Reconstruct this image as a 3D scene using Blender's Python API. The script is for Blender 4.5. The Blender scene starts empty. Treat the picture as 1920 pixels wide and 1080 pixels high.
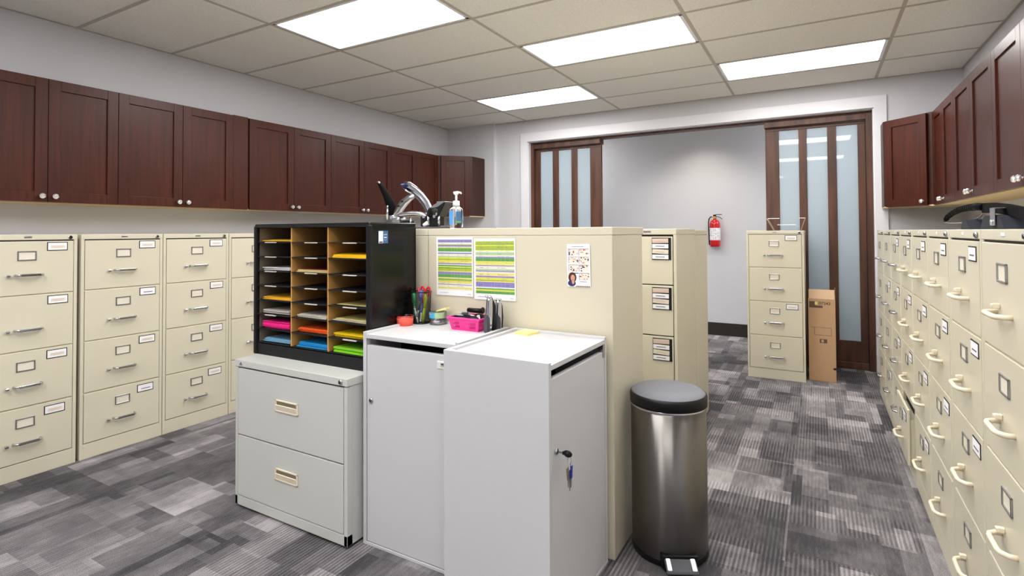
import bpy, bmesh, math, random
from mathutils import Matrix, Vector
random.seed(7)
PI = math.pi
S = bpy.context.scene
C = S.collection

# ------------------------------------------------------------------ camera, world, exposure
F_PX, YAW, PITCH, ROLL, CY, EYE = 1005.82, math.radians(29.598), math.radians(1.0697), math.radians(-0.3168), 416.08, 1.32
cam = bpy.data.cameras.new('camera'); co = bpy.data.objects.new('camera', cam); C.objects.link(co)
_F0 = Vector((-math.sin(YAW), math.cos(YAW), 0)); _R0 = Vector((math.cos(YAW), math.sin(YAW), 0)); _U0 = Vector((0, 0, 1))
_F = _F0*math.cos(PITCH)+_U0*math.sin(PITCH); _U = _U0*math.cos(PITCH)-_F0*math.sin(PITCH)
_R = _R0*math.cos(ROLL)+_U*math.sin(ROLL); _U2 = _U*math.cos(ROLL)-_R0*math.sin(ROLL)
m = Matrix((( _R.x, _U2.x, -_F.x, 0), (_R.y, _U2.y, -_F.y, 0), (_R.z, _U2.z, -_F.z, EYE), (0, 0, 0, 1)))
co.matrix_world = m
cam.sensor_width = 36; cam.lens = F_PX/1920*36; cam.shift_y = (CY-540)/1920; cam.clip_start = 0.05
S.camera = co
w = bpy.data.worlds.new('world'); S.world = w; w.use_nodes = True
w.node_tree.nodes['Background'].inputs[0].default_value = (.8, .85, .9, 1)
w.node_tree.nodes['Background'].inputs[1].default_value = 0.3
S.view_settings.view_transform = 'Standard'; S.view_settings.look = 'None'; S.view_settings.gamma = 1
S.view_settings.use_curve_mapping = False
S.view_settings.exposure = 1.10
PANEL = 7.5          # emission of the ceiling diffusers
S.cycles.max_bounces = 8; S.cycles.diffuse_bounces = 5
S.cycles.sample_clamp_indirect = 6

# ------------------------------------------------------------------ materials
def srgb(r, g, b):
    f = lambda c: (c/255/12.92 if c/255 <= .04045 else ((c/255+.055)/1.055)**2.4)
    return (f(r), f(g), f(b), 1)
def mat(name, col, rough=.5, metal=0, coat=0, spec=.5, noise=0, nscale=40, bump=0, bscale=200, trans=0, ior=1.45, emis=0, alpha=1, aniso=0, coatrough=.05):
    mt = bpy.data.materials.new(name); mt.use_nodes = True
    nt = mt.node_tree; b = nt.nodes['Principled BSDF']
    b.inputs['Base Color'].default_value = col; b.inputs['Roughness'].default_value = rough
    b.inputs['Metallic'].default_value = metal; b.inputs['Coat Weight'].default_value = coat
    b.inputs['Coat Roughness'].default_value = coatrough
    b.inputs['Specular IOR Level'].default_value = spec; b.inputs['IOR'].default_value = ior
    b.inputs['Transmission Weight'].default_value = trans; b.inputs['Alpha'].default_value = alpha
    b.inputs['Anisotropic'].default_value = aniso
    if emis: b.inputs['Emission Color'].default_value = col; b.inputs['Emission Strength'].default_value = emis
    if noise or bump:
        tc = nt.nodes.new('ShaderNodeTexCoord')
    if noise:
        n = nt.nodes.new('ShaderNodeTexNoise'); n.inputs['Scale'].default_value = nscale; n.inputs['Detail'].default_value = 4
        nt.links.new(tc.outputs['Object'], n.inputs['Vector'])
        mx = nt.nodes.new('ShaderNodeMix'); mx.data_type = 'RGBA'
        mx.inputs['A'].default_value = tuple(c*(1-noise) for c in col[:3])+(1,); mx.inputs['B'].default_value = tuple(min(1, c*(1+noise)) for c in col[:3])+(1,)
        nt.links.new(n.outputs['Fac'], mx.inputs['Factor']); nt.links.new(mx.outputs['Result'], b.inputs['Base Color'])
    if bump:
        n2 = nt.nodes.new('ShaderNodeTexNoise'); n2.inputs['Scale'].default_value = bscale; n2.inputs['Detail'].default_value = 3
        nt.links.new(tc.outputs['Object'], n2.inputs['Vector'])
        bp = nt.nodes.new('ShaderNodeBump'); bp.inputs['Strength'].default_value = bump; bp.inputs['Distance'].default_value = .002
        nt.links.new(n2.outputs['Fac'], bp.inputs['Height']); nt.links.new(bp.outputs['Normal'], b.inputs['Normal'])
    return mt
M = {}
M['wall'] = mat('wall_paint', srgb(209, 209, 213), .6, noise=.02, nscale=3, bump=.15, bscale=350)
M['hallwall'] = mat('hall_wall_paint', srgb(206, 207, 211), .55, noise=.02, nscale=3, bump=.15, bscale=350)
M['casing'] = mat('white_trim_paint', srgb(226, 226, 230), .35, bump=.05, bscale=60)
M['cream'] = mat('cream_enamel', srgb(209, 202, 180), .33, noise=.012, nscale=8, bump=.12, bscale=500)
M['greycab'] = mat('pale_grey_enamel', srgb(200, 201, 196), .38, noise=.01, nscale=8, bump=.12, bscale=500)
M['laminate'] = mat('white_laminate', srgb(201, 201, 203), .36, noise=.01, nscale=12, bump=.08, bscale=400)
M['creamplastic'] = mat('cream_plastic', srgb(228, 216, 192), .3)
M['gap'] = mat('dark_recess', srgb(30, 27, 26), .8)
M['chrome'] = mat('chrome', srgb(200, 200, 206), .16, 1)
M['steel'] = mat('satin_steel', srgb(176, 176, 180), .3, 1)
M['rubber'] = mat('black_rubber', srgb(8, 8, 9), .7, spec=.08)
M['blockgrey'] = mat('slate_plastic', srgb(44, 46, 53), .8, spec=.15)
M['lid'] = mat('charcoal_plastic', srgb(104, 106, 113), .5, spec=.4)
M['dmetal'] = mat('dark_chrome', srgb(110, 110, 116), .2, 1)
M['black'] = mat('black_plastic', srgb(17, 17, 19), .42, spec=.35)
M['blackmatte'] = mat('black_matte', srgb(26, 26, 29), .65, spec=.3)
M['grayplastic'] = mat('dark_grey_plastic', srgb(70, 71, 77), .5)
M['blackgloss'] = mat('black_gloss_laminate', srgb(10, 10, 11), .2, spec=.4)
M['white'] = mat('white_paper', srgb(238, 237, 240), .7)
M['whiteplastic'] = mat('white_plastic', srgb(236, 236, 238), .3)
M['cardstock'] = mat('cream_card', srgb(222, 214, 196), .7)
M['pinkcard'] = mat('faded_pink_print', srgb(214, 190, 176), .7)
M['ink'] = mat('grey_print', srgb(110, 110, 122), .7)
M['maple'] = mat('maple_board', srgb(206, 184, 142), .5, noise=.06, nscale=6)
M['particle'] = mat('tan_particle_board', srgb(196, 146, 78), .6, noise=.14, nscale=160)
M['greyboard'] = mat('grey_board', srgb(130, 118, 98), .7, noise=.1, nscale=120)
M['red'] = mat('red_enamel', srgb(196, 20, 24), .25, coat=.4)
M['redplastic'] = mat('red_plastic', srgb(200, 30, 44), .3)
M['brass'] = mat('brass', srgb(196, 160, 96), .25, 1)
M['cardboard'] = mat('cardboard', srgb(186, 150, 114), .8, noise=.05, nscale=30)
M['cardlight'] = mat('cardboard_inner', srgb(226, 194, 160), .8, noise=.03, nscale=30)
M['cardink'] = mat('cardboard_ink', srgb(92, 78, 60), .8)
M['grid'] = mat('ceiling_grid_metal', srgb(190, 182, 170), .5)
M['trofframe'] = mat('white_fixture_metal', srgb(240, 240, 244), .3)
M['hallbase'] = mat('dark_baseboard', srgb(42, 38, 34), .4)
def paper(n, c): M[n] = mat(n+'_paper', c, .75)
for n, c in (('gold', srgb(240, 184, 40)), ('amber', srgb(252, 196, 10)), ('hotpink', srgb(255, 40, 150)), ('orange', srgb(255, 100, 30)), ('yellow', srgb(255, 214, 0)),
             ('paleblue', srgb(126, 176, 206)), ('blue', srgb(30, 150, 214)), ('lime', srgb(140, 222, 40)), ('stickyyellow', srgb(252, 238, 150)), ('palecream', srgb(226, 210, 130)),
             ('greywhite', srgb(196, 190, 184)), ('purple', srgb(134, 124, 184)), ('green', srgb(92, 156, 72)), ('yelgreen', srgb(166, 182, 44)), ('lemon', srgb(214, 212, 84)),
             ('paleprint', srgb(222, 222, 206)), ('sage', srgb(168, 196, 150)), ('navy', srgb(48, 44, 96)), ('salmon', srgb(226, 146, 130)), ('skin', srgb(206, 156, 128)), ('hair', srgb(74, 34, 28)),
             ('coral', srgb(255, 104, 88)), ('pink', srgb(236, 62, 150)), ('greenink', srgb(30, 150, 90)), ('blueink', srgb(90, 110, 190)), ('sky', srgb(64, 170, 214)), ('steelblue', srgb(58, 96, 136)), ('darkred', srgb(120, 18, 30)), ('royal', srgb(40, 40, 150)), ('gel', srgb(80, 150, 220))):
    paper(n, c)
M['pinkplastic'] = mat('pink_plastic', srgb(240, 56, 150), .35)
M['bluestrut'] = mat('dark_blue_plastic', srgb(34, 48, 120), .4)
M['clear'] = mat('clear_plastic', (.96, .98, 1, 1), .08, trans=1, ior=1.3)
M['smoke'] = mat('smoky_clear_plastic', srgb(196, 176, 140), .15, alpha=.65)
M['limeplastic'] = mat('lime_plastic', srgb(170, 190, 40), .35)
M['crystal'] = mat('crystal_knob', (.93, .93, .95, 1), .06, metal=.75)
M['diffuser'] = mat('lit_diffuser', (1, .985, .97, 1), .6, emis=PANEL)

def nodes_mat(name):
    mt = bpy.data.materials.new(name); mt.use_nodes = True
    return mt, mt.node_tree, mt.node_tree.nodes['Principled BSDF']
# dark cherry doors: faint vertical grain
def wood(name, ca, cb, rough, coat, sx=(60, 60, 2.2), spec=.5):
    mt, nt, b = nodes_mat(name)
    tc = nt.nodes.new('ShaderNodeTexCoord'); mp = nt.nodes.new('ShaderNodeMapping'); mp.inputs['Scale'].default_value = sx
    n = nt.nodes.new('ShaderNodeTexNoise'); n.inputs['Scale'].default_value = 1; n.inputs['Detail'].default_value = 6
    cr = nt.nodes.new('ShaderNodeValToRGB'); cr.color_ramp.elements[0].position = .35; cr.color_ramp.elements[0].color = ca
    cr.color_ramp.elements[1].position = .7; cr.color_ramp.elements[1].color = cb
    nt.links.new(tc.outputs['Object'], mp.inputs[0]); nt.links.new(mp.outputs[0], n.inputs['Vector'])
    nt.links.new(n.outputs['Fac'], cr.inputs[0]); nt.links.new(cr.outputs[0], b.inputs['Base Color'])
    b.inputs['Roughness'].default_value = rough; b.inputs['Coat Weight'].default_value = coat; b.inputs['Coat Roughness'].default_value = .2; b.inputs['Specular IOR Level'].default_value = spec
    return mt
M['cherry'] = wood('dark_cherry_wood', srgb(58, 22, 11), srgb(76, 31, 16), .36, 0, spec=.28)
M['cherryside'] = wood('dark_cherry_side', srgb(52, 25, 18), srgb(64, 33, 25), .42, 0, spec=.3)
M['walnut'] = wood('walnut_stain', srgb(62, 36, 24), srgb(98, 60, 40), .5, 0, (18, 18, 1.6))
M['orangewood'] = wood('varnished_board', srgb(150, 84, 24), srgb(186, 118, 50), .35, .3, (3, 40, 40))
# frosted door glass with a smooth front face
def frosted():
    mt, nt, b = nodes_mat('frosted_glass')
    b.inputs['Base Color'].default_value = srgb(192, 205, 214); b.inputs['Roughness'].default_value = .75
    b.inputs['Coat Weight'].default_value = 1; b.inputs['Coat Roughness'].default_value = .02; b.inputs['Coat IOR'].default_value = 1.6
    tr = nt.nodes.new('ShaderNodeBsdfTranslucent'); tr.inputs[0].default_value = srgb(206, 218, 226)
    mx = nt.nodes.new('ShaderNodeMixShader'); mx.inputs[0].default_value = .35
    out = nt.nodes['Material Output']
    nt.links.new(b.outputs[0], mx.inputs[1]); nt.links.new(tr.outputs[0], mx.inputs[2]); nt.links.new(mx.outputs[0], out.inputs[0])
    return mt
M['frost'] = frosted()
# brushed steel for the bin
def brushed():
    mt, nt, b = nodes_mat('brushed_steel')
    b.inputs['Metallic'].default_value = 1; b.inputs['Base Color'].default_value = srgb(124, 121, 118); b.inputs['Roughness'].default_value = .3
    b.inputs['Anisotropic'].default_value = .93; b.inputs['Anisotropic Rotation'].default_value = .25
    tg = nt.nodes.new('ShaderNodeTangent'); tg.direction_type = 'RADIAL'; tg.axis = 'Z'; nt.links.new(tg.outputs[0], b.inputs['Tangent'])
    tc = nt.nodes.new('ShaderNodeTexCoord'); mp = nt.nodes.new('ShaderNodeMapping'); mp.inputs['Scale'].default_value = (4, 4, 900)
    n = nt.nodes.new('ShaderNodeTexNoise'); n.inputs['Scale'].default_value = 1
    bp = nt.nodes.new('ShaderNodeBump'); bp.inputs['Strength'].default_value = .06; bp.inputs['Distance'].default_value = .001
    nt.links.new(tc.outputs['Object'], mp.inputs[0]); nt.links.new(mp.outputs[0], n.inputs['Vector']); nt.links.new(n.outputs['Fac'], bp.inputs['Height'])
    nt.links.new(bp.outputs['Normal'], b.inputs['Normal'])
    return mt
M['brushed'] = brushed()
# ceiling tiles
def ceil_mat():
    mt, nt, b = nodes_mat('ceiling_tile')
    tc = nt.nodes.new('ShaderNodeTexCoord'); n = nt.nodes.new('ShaderNodeTexNoise'); n.inputs['Scale'].default_value = 90; n.inputs['Detail'].default_value = 5
    n3 = nt.nodes.new('ShaderNodeTexNoise'); n3.inputs['Scale'].default_value = 1.3
    cr = nt.nodes.new('ShaderNodeValToRGB'); cr.color_ramp.elements[0].position = .3; cr.color_ramp.elements[0].color = srgb(236, 232, 224)
    cr.color_ramp.elements[1].position = .6; cr.color_ramp.elements[1].color = srgb(247, 244, 238)
    bp = nt.nodes.new('ShaderNodeBump'); bp.inputs['Strength'].default_value = .3; bp.inputs['Distance'].default_value = .003
    nt.links.new(tc.outputs['Object'], n.inputs['Vector']); nt.links.new(n.outputs['Fac'], cr.inputs[0]); nt.links.new(cr.outputs[0], b.inputs['Base Color'])
    nt.links.new(n.outputs['Fac'], bp.inputs['Height']); nt.links.new(bp.outputs['Normal'], b.inputs['Normal'])
    b.inputs['Roughness'].default_value = .9
    return mt
M['tile'] = ceil_mat()
# patchwork carpet tiles with ribs that run along the room
def carpet():
    mt, nt, b = nodes_mat('patchwork_carpet'); L = nt.links
    def N(op, a, c=None, d=None):
        n = nt.nodes.new('ShaderNodeMath'); n.operation = op
        for i, v in enumerate((a, c, d)):
            if v is None: continue
            if isinstance(v, (int, float)): n.inputs[i].default_value = v
            else: L.new(v, n.inputs[i])
        return n.outputs[0]
    def WN(a, c, seed):
        cb = nt.nodes.new('ShaderNodeCombineXYZ'); L.new(a, cb.inputs[0])
        if isinstance(c, (int, float)): cb.inputs[1].default_value = c
        else: L.new(c, cb.inputs[1])
        cb.inputs[2].default_value = seed
        n = nt.nodes.new('ShaderNodeTexWhiteNoise'); L.new(cb.outputs[0], n.inputs['Vector']); return n.outputs['Value']
    tc = nt.nodes.new('ShaderNodeTexCoord'); sp = nt.nodes.new('ShaderNodeSeparateXYZ'); L.new(tc.outputs['Object'], sp.inputs[0])
    x, y = sp.outputs[0], sp.outputs[1]
    tx = N('FLOOR', N('DIVIDE', N('ADD', x, .13), .5)); ty = N('FLOOR', N('DIVIDE', N('ADD', y, .08), .5))
    t = WN(tx, ty, 1.5); t2 = WN(tx, ty, 4.5)
    def layer(wx, ly, off, seed, jit):
        cx = N('FLOOR', N('DIVIDE', N('ADD', N('ADD', x, off), N('MULTIPLY', t, jit)), wx))
        r = WN(cx, ty, seed+.5)
        ry = N('FLOOR', N('DIVIDE', N('ADD', y, N('MULTIPLY', r, .9)), ly))
        return WN(cx, N('ADD', ry, N('MULTIPLY', tx, 31.0)), seed+9.5)
    a = layer(.22, .5, .06, 2, .25); c = layer(.12, .36, .02, 13, .3); d = layer(.17, .14, .05, 27, .4)
    base = N('ADD', N('ADD', N('MULTIPLY', a, .40), N('MULTIPLY', c, .30)), N('MULTIPLY', N('MULTIPLY', d, c), .24))
    base = N('ADD', base, N('MULTIPLY', N('SUBTRACT', t2, .5), .16))
    # ribs
    fx = N('FRACT', N('DIVIDE', x, .0165)); tri = N('ABSOLUTE', N('SUBTRACT', N('MULTIPLY', fx, 2), 1))
    rib = N('SUBTRACT', tri, .5)
    amp = N('MULTIPLY', N('MAXIMUM', N('SUBTRACT', WN(tx, N('FLOOR', N('DIVIDE', y, .25)), 40.5), .15), 0), .42)
    nz = nt.nodes.new('ShaderNodeTexNoise'); nz.inputs['Scale'].default_value = 1; nz.inputs['Detail'].default_value = 4
    mp = nt.nodes.new('ShaderNodeMapping'); mp.inputs['Scale'].default_value = (60, 14, 1); nb = nt.nodes.new('ShaderNodeTexNoise'); nb.inputs['Scale'].default_value = 3.2; nb.inputs['Detail'].default_value = 2; L.new(tc.outputs['Object'], nb.inputs['Vector']); base = N('ADD', N('MULTIPLY', base, .82), N('MULTIPLY', N('SUBTRACT', nb.outputs[0], .38), .55)); L.new(tc.outputs['Object'], mp.inputs[0]); L.new(mp.outputs[0], nz.inputs['Vector'])
    nf = nt.nodes.new('ShaderNodeTexNoise'); nf.inputs['Scale'].default_value = 320; nf.inputs['Detail'].default_value = 3; L.new(tc.outputs['Object'], nf.inputs['Vector'])
    v = N('ADD', N('ADD', base, N('MULTIPLY', rib, amp)), N('ADD', N('MULTIPLY', N('SUBTRACT', nz.outputs[0], .5), .35), N('MULTIPLY', N('SUBTRACT', nf.outputs[0], .5), .9)))
    cr = nt.nodes.new('ShaderNodeValToRGB'); L.new(v, cr.inputs[0])
    e = cr.color_ramp.elements; e[0].position = .12; e[0].color = srgb(60, 59, 62); e[1].position = .95; e[1].color = srgb(180, 176, 178)
    k = e.new(.5); k.color = srgb(114, 111, 113)
    L.new(cr.outputs[0], b.inputs['Base Color']); b.inputs['Roughness'].default_value = .95; b.inputs['Specular IOR Level'].default_value = .15
    bp = nt.nodes.new('ShaderNodeBump'); bp.inputs['Strength'].default_value = .5; bp.inputs['Distance'].default_value = .004
    L.new(N('ADD', N('MULTIPLY', rib, amp), N('MULTIPLY', nf.outputs[0], .5)), bp.inputs['Height']); L.new(bp.outputs['Normal'], b.inputs['Normal'])
    return mt
M['carpet'] = carpet()

# ------------------------------------------------------------------ mesh helpers
class MB:
    def __init__(s): s.bm = bmesh.new(); s.mats = []
    def mi(s, m):
        m = M[m] if isinstance(m, str) else m
        if m not in s.mats: s.mats.append(m)
        return s.mats.index(m)
    def _fin(s, faces, m, smooth=False):
        i = s.mi(m)
        for f in faces:
            if f.is_valid: f.material_index = i; f.smooth = smooth
    def box(s, x0, x1, y0, y1, z0, z1, m, bev=0, seg=2, mx=None):
        t = bmesh.new()
        r = bmesh.ops.create_cube(t, size=1)
        bmesh.ops.scale(t, vec=(abs(x1-x0), abs(y1-y0), abs(z1-z0)), verts=t.verts)
        bmesh.ops.translate(t, vec=((x0+x1)/2, (y0+y1)/2, (z0+z1)/2), verts=t.verts)
        if bev: bmesh.ops.bevel(t, geom=list(t.edges), offset=bev, segments=seg, profile=.5, affect='EDGES')
        if mx is not None: t.transform(mx)
        return s._merge(t, m, False)
    def _merge(s, t, m, smooth):
        i = s.mi(m); vm = {}
        for v in t.verts: vm[v] = s.bm.verts.new(v.co)
        for f in t.faces:
            try: nf = s.bm.faces.new([vm[v] for v in f.verts])
            except ValueError: continue
            nf.material_index = i; nf.smooth = smooth
        t.free(); return s
    def cyl(s, p0, p1, r0, m, r1=None, n=20, smooth=True, bev=0):
        p0, p1 = Vector(p0), Vector(p1); r1 = r0 if r1 is None else r1
        t = bmesh.new(); d = p1-p0
        bmesh.ops.create_cone(t, cap_ends=True, segments=n, radius1=r0, radius2=r1, depth=d.length)
        if bev: bmesh.ops.bevel(t, geom=[e for e in t.edges if len(e.link_faces) == 2 and any(len(f.verts) > 4 for f in e.link_faces)], offset=bev, segments=2, affect='EDGES')
        t.transform(Matrix.Translation((p0+p1)/2) @ d.to_track_quat('Z', 'Y').to_matrix().to_4x4())
        s._merge(t, m, False)
        if smooth:
            for f in s.bm.faces[:] if False else []: pass
        s.bm.faces.ensure_lookup_table()
        for f in s.bm.faces:
            if f.material_index == s.mi(m) and len(f.verts) == 4 and smooth: f.smooth = True
        return s
    def tube(s, pts, r, m, n=10, closed=False, flat=None):
        """swept tube; r float or list; flat=(a,b) scales the section"""
        pts = [Vector(p) for p in pts]; k = len(pts); rs = r if isinstance(r, (list, tuple)) else [r]*k
        rings = []; up = None; i0 = s.mi(m)
        for i, p in enumerate(pts):
            a = pts[(i-1) % k] if (closed or i > 0) else p; b = pts[(i+1) % k] if (closed or i < k-1) else p
            d = (b-a).normalized()
            if up is None:
                up = Vector((0, 0, 1)) if abs(d.z) < .9 else Vector((0, 1, 0))
            sd = d.cross(up).normalized(); up2 = sd.cross(d).normalized(); up = up2
            fa, fb = flat or (1, 1)
            rings.append([s.bm.verts.new(p+(sd*math.cos(2*PI*j/n)*fa+up2*math.sin(2*PI*j/n)*fb)*rs[i]) for j in range(n)])
        for i in range(k if closed else k-1):
            A, B = rings[i], rings[(i+1) % k]
            for j in range(n):
                f = s.bm.faces.new((A[j], A[(j+1) % n], B[(j+1) % n], B[j])); f.material_index = i0; f.smooth = True
        if not closed:
            for rg, rev in ((rings[0], False), (rings[-1], True)):
                f = s.bm.faces.new(rg if rev else rg[::-1]); f.material_index = i0
        return s
    def lathe(s, prof, m, c=(0, 0, 0), n=32, sx=1, sy=1, smooth=True, mx=None):
        i0 = s.mi(m); rings = []; c = Vector(c)
        for r, z in prof:
            if r < 1e-6: vs = [s.bm.verts.new((mx@Vector((0, 0, z)) if mx else Vector((0, 0, z)))+c)]
            else: vs = [s.bm.verts.new((mx@Vector((r*sx*math.cos(2*PI*j/n), r*sy*math.sin(2*PI*j/n), z)) if mx else Vector((r*sx*math.cos(2*PI*j/n), r*sy*math.sin(2*PI*j/n), z)))+c) for j in range(n)]
            rings.append(vs)
        for A, B in zip(rings, rings[1:]):
            for j in range(n):
                if len(A) == 1 and len(B) == 1: continue
                if len(A) == 1: q = (A[0], B[(j+1) % n], B[j])
                elif len(B) == 1: q = (A[j], A[(j+1) % n], B[0])
                else: q = (A[j], A[(j+1) % n], B[(j+1) % n], B[j])
                f = s.bm.faces.new(q); f.material_index = i0; f.smooth = smooth
        return s
    def prism(s, poly, axis, a0, a1, m, bev=0, mx=None):
        """poly of 2D points; axis 0/1/2 is the extrusion axis"""
        t = bmesh.new()
        def P(p, a):
            return {0: (a, p[0], p[1]), 1: (p[0], a, p[1]), 2: (p[0], p[1], a)}[axis]
        A = [t.verts.new(P(p, a0)) for p in poly]; B = [t.verts.new(P(p, a1)) for p in poly]; n = len(poly)
        t.faces.new(A[::-1]); t.faces.new(B)
        for j in range(n): t.faces.new((A[j], A[(j+1) % n], B[(j+1) % n], B[j]))
        bmesh.ops.recalc_face_normals(t, faces=t.faces)
        if bev: bmesh.ops.bevel(t, geom=list(t.edges), offset=bev, segments=2, affect='EDGES')
        if mx is not None: t.transform(mx)
        return s._merge(t, m, False)
    def quad(s, pts, m):
        f = s.bm.faces.new([s.bm.verts.new(p) for p in pts]); f.material_index = s.mi(m); return s
    def text(s, txt, size, m, mx, ext=.0003, bold=False):
        cu = bpy.data.curves.new('t', 'FONT'); cu.body = txt; cu.size = size; cu.extrude = ext; cu.align_x = 'LEFT'
        if bold: cu.offset = size*.02
        o = bpy.data.objects.new('t', cu); C.objects.link(o); bpy.context.view_layer.update()
        me = bpy.data.meshes.new_from_object(o.evaluated_get(bpy.context.evaluated_depsgraph_get()))
        bpy.data.objects.remove(o); t = bmesh.new(); t.from_mesh(me); t.transform(mx); bpy.data.meshes.remove(me)
        return s._merge(t, m, False)
    def xf(s, mx): s.bm.transform(mx); return s
    def mesh(s, name):
        bmesh.ops.recalc_face_normals(s.bm, faces=s.bm.faces)
        me = bpy.data.meshes.new(name); s.bm.to_mesh(me); s.bm.free()
        for m_ in s.mats: me.materials.append(m_)
        return me
def obj(name, mb, parent=None, loc=None, rot=None):
    me = mb.mesh(name) if isinstance(mb, MB) else mb
    o = bpy.data.objects.new(name, me); C.objects.link(o)
    if parent: o.parent = parent
    if loc: o.location = loc
    if rot: o.rotation_euler = rot
    return o
def tag(o, label, cat, group=None):
    o['label'] = label; o['category'] = cat
    if group: o['group'] = group
    return o
def thing(name, label, cat, loc=(0, 0, 0), rz=0, group=None):
    o = bpy.data.objects.new(name, None); C.objects.link(o); o.location = loc; o.rotation_euler = (0, 0, rz); o.empty_display_size = .1
    return tag(o, label, cat, group)
def struct(name, mb):
    o = obj(name, mb); o['kind'] = 'structure'; return o
FRONT = Matrix.Rotation(PI/2, 4, 'X')     # text lying in XY -> standing, facing -Y
def T(x, y, z): return Matrix.Translation((x, y, z))

# ------------------------------------------------------------------ room shell
XL, XR, YF, YB, H = -4.35, 1.126, 5.955, -5.6, 2.72
OX0, OX1, OZ = -3.15, .475, 2.452      # doorway
HY = 7.22                              # hallway wall
mb = MB(); mb.box(XL-.15, XR+1.5, YB-.15, HY+.15, -.1, 0, 'carpet'); struct('floor', mb)
mb = MB(); mb.box(XL-.15, XL, YB, YF+.2, 0, H+.1, 'wall'); struct('wall_left', mb)
mb = MB(); mb.box(XR, XR+.15, YB, YF+.2, 0, H+.1, 'wall'); struct('wall_right', mb)
mb = MB(); mb.box(XL-.15, XR+.15, YB-.15, YB, 0, H+.1, 'wall'); struct('wall_back', mb)
mb = MB(); mb.box(XL, OX0, YF, YF+.2, 0, H+.1, 'wall').box(OX1, XR, YF, YF+.2, 0, H+.1, 'wall').box(OX0, OX1, YF, YF+.2, OZ, H+.1, 'wall')
mb.box(XL, -3.612, YF-.058, YF, 0, H, 'wall'); struct('wall_far', mb)
mb = MB(); mb.box(XL-.15, XR+1.5, HY, HY+.12, 0, H+.1, 'hallwall').box(XL-.15, XL-.03, YF+.2, HY, 0, H+.1, 'hallwall').box(XR+1.38, XR+1.5, YF+.2, HY, 0, H+.1, 'hallwall').box(XR, XR+1.5, YF+.08, YF+.2, 0, H+.1, 'hallwall')
struct('wall_hallway', mb)
mb = MB(); mb.box(XL, XR+1.38, HY-.015, HY, 0, .158, 'hallbase', .002); struct('baseboard_hallway', mb)
# ceiling: tile field with T-bar grid
LIGHTS = [(0, 0), (1, 2), (2, 4), (0, 4), (2, 0), (1, -2), (0, -4), (2, -4), (1, -6), (0, -8), (1, -10)]
GX0, GY0, TW, TD = -3.165, 2.30, 1.2192, .6096
mb = MB(); mb.box(XL-.15, XR+1.5, YB-.15, HY+.15, H+.02, H+.1, 'tile')
xs = [GX0+TW*k for k in range(-1, 4)]; xs = sorted(set([XL]+[x for x in xs if XL+.05 < x < XR-.05]+[XR]))
ys = [GY0+TD*k for k in range(-13, 8)]; ys = sorted(set([YB]+[y for y in ys if YB+.03 < y < YF-.03]+[YF]))
lit = set((GX0+TW*c_, GY0+TD*r_) for c_, r_ in LIGHTS)
for i in range(len(xs)-1):
    for j in range(len(ys)-1):
        if any(abs(xs[i]-a) < .01 and abs(ys[j]-b_) < .01 for a, b_ in lit): continue
        mb.box(xs[i]+.008, xs[i+1]-.008, ys[j]+.008, ys[j+1]-.008, H, H+.02, 'tile')
struct('ceiling', mb)
mb = MB()
for x in xs[1:-1]: mb.box(x-.012, x+.012, YB, YF, H-.002, H+.015, 'grid')
for y in ys[1:-1]: mb.box(XL, XR, y-.012, y+.012, H-.0025, H+.015, 'grid')
mb.box(XL, XL+.018, YB, YF, H-.003, H+.01, 'grid').box(XR-.018, XR, YB, YF, H-.003, H+.01, 'grid').box(XL, XR, YF-.018, YF, H-.003, H+.01, 'grid')
struct('trim_3', mb)
# white casing
mb = MB()
mb.box(OX0-.092, OX0+.004, YF-.022, YF, 0, OZ+.004, 'casing', .003).box(OX1-.004, OX1+.096, YF-.022, YF, 0, OZ+.004, 'casing', .003)
mb.box(OX0-.092, OX1+.096, YF-.022, YF, OZ-.004, OZ+.108, 'casing', .003)
mb.box(OX0, OX0+.012, YF, YF+.08, 0, OZ, 'casing').box(OX1-.012, OX1, YF, YF+.08, 0, OZ, 'casing').box(OX0, OX1, YF, YF+.08, OZ-.010, OZ, 'casing')
struct('trim_1', mb)
# brown track, jambs and threshold
mb = MB()
mb.box(OX0+.012, OX1-.012, YF+.075, YF+.19, OZ-.03, OZ-.010, 'walnut')
mb.box(OX0+.012, OX0+.05, YF+.06, YF+.2, 0, OZ-.03, 'walnut', .003).box(OX1-.062, OX1-.012, YF+.06, YF+.2, 0, OZ-.03, 'walnut', .003)
mb.box(OX0+.05, -2.22, YF+.07, YF+.2, 2.365, OZ-.03, 'walnut', .003).box(-.455, OX1-.062, YF+.07, YF+.2, 2.365, OZ-.03, 'walnut', .003)
mb.box(-.455, OX1-.062, YF+.085, YF+.2, 0, .065, 'walnut', .004)
struct('trim_2', mb)
def sliding_door(name, x0, x1, glass, z0):
    y0, y1 = YF+.115, YF+.155; zt, gz0, gz1 = 2.36, .262, 2.332
    mb = MB()
    mb.box(x0, x1, y0, y1, gz1, zt, 'walnut', .003).box(x0, x1, y0, y1, z0, gz0, 'walnut', .003)
    edges = [x0]+[v for g in glass for v in g]+[x1]
    for a, b_ in zip(edges[0::2], edges[1::2]): mb.box(a, b_, y0, y1, gz0, gz1, 'walnut', .003)
    # proud outer stiles
    d = struct(name, mb)
    for a, b_ in glass:
        g = MB(); g.box(a-.004, b_+.004, y0+.014, y0+.022, gz0-.004, gz1+.004, 'frost'); p = obj('glass_panel', g, d); p['label'] = 'tall narrow frosted glass panel'
    return d
d1 = sliding_door('door_1', OX0+.05, -2.22, [(-3.03, -2.86), (-2.78, -2.607), (-2.53, -2.363)], .01)
d2 = sliding_door('door_2', -.449, OX1-.064, [(-.323, -.146), (-.076, .100), (.176, .35)], .066)

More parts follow.
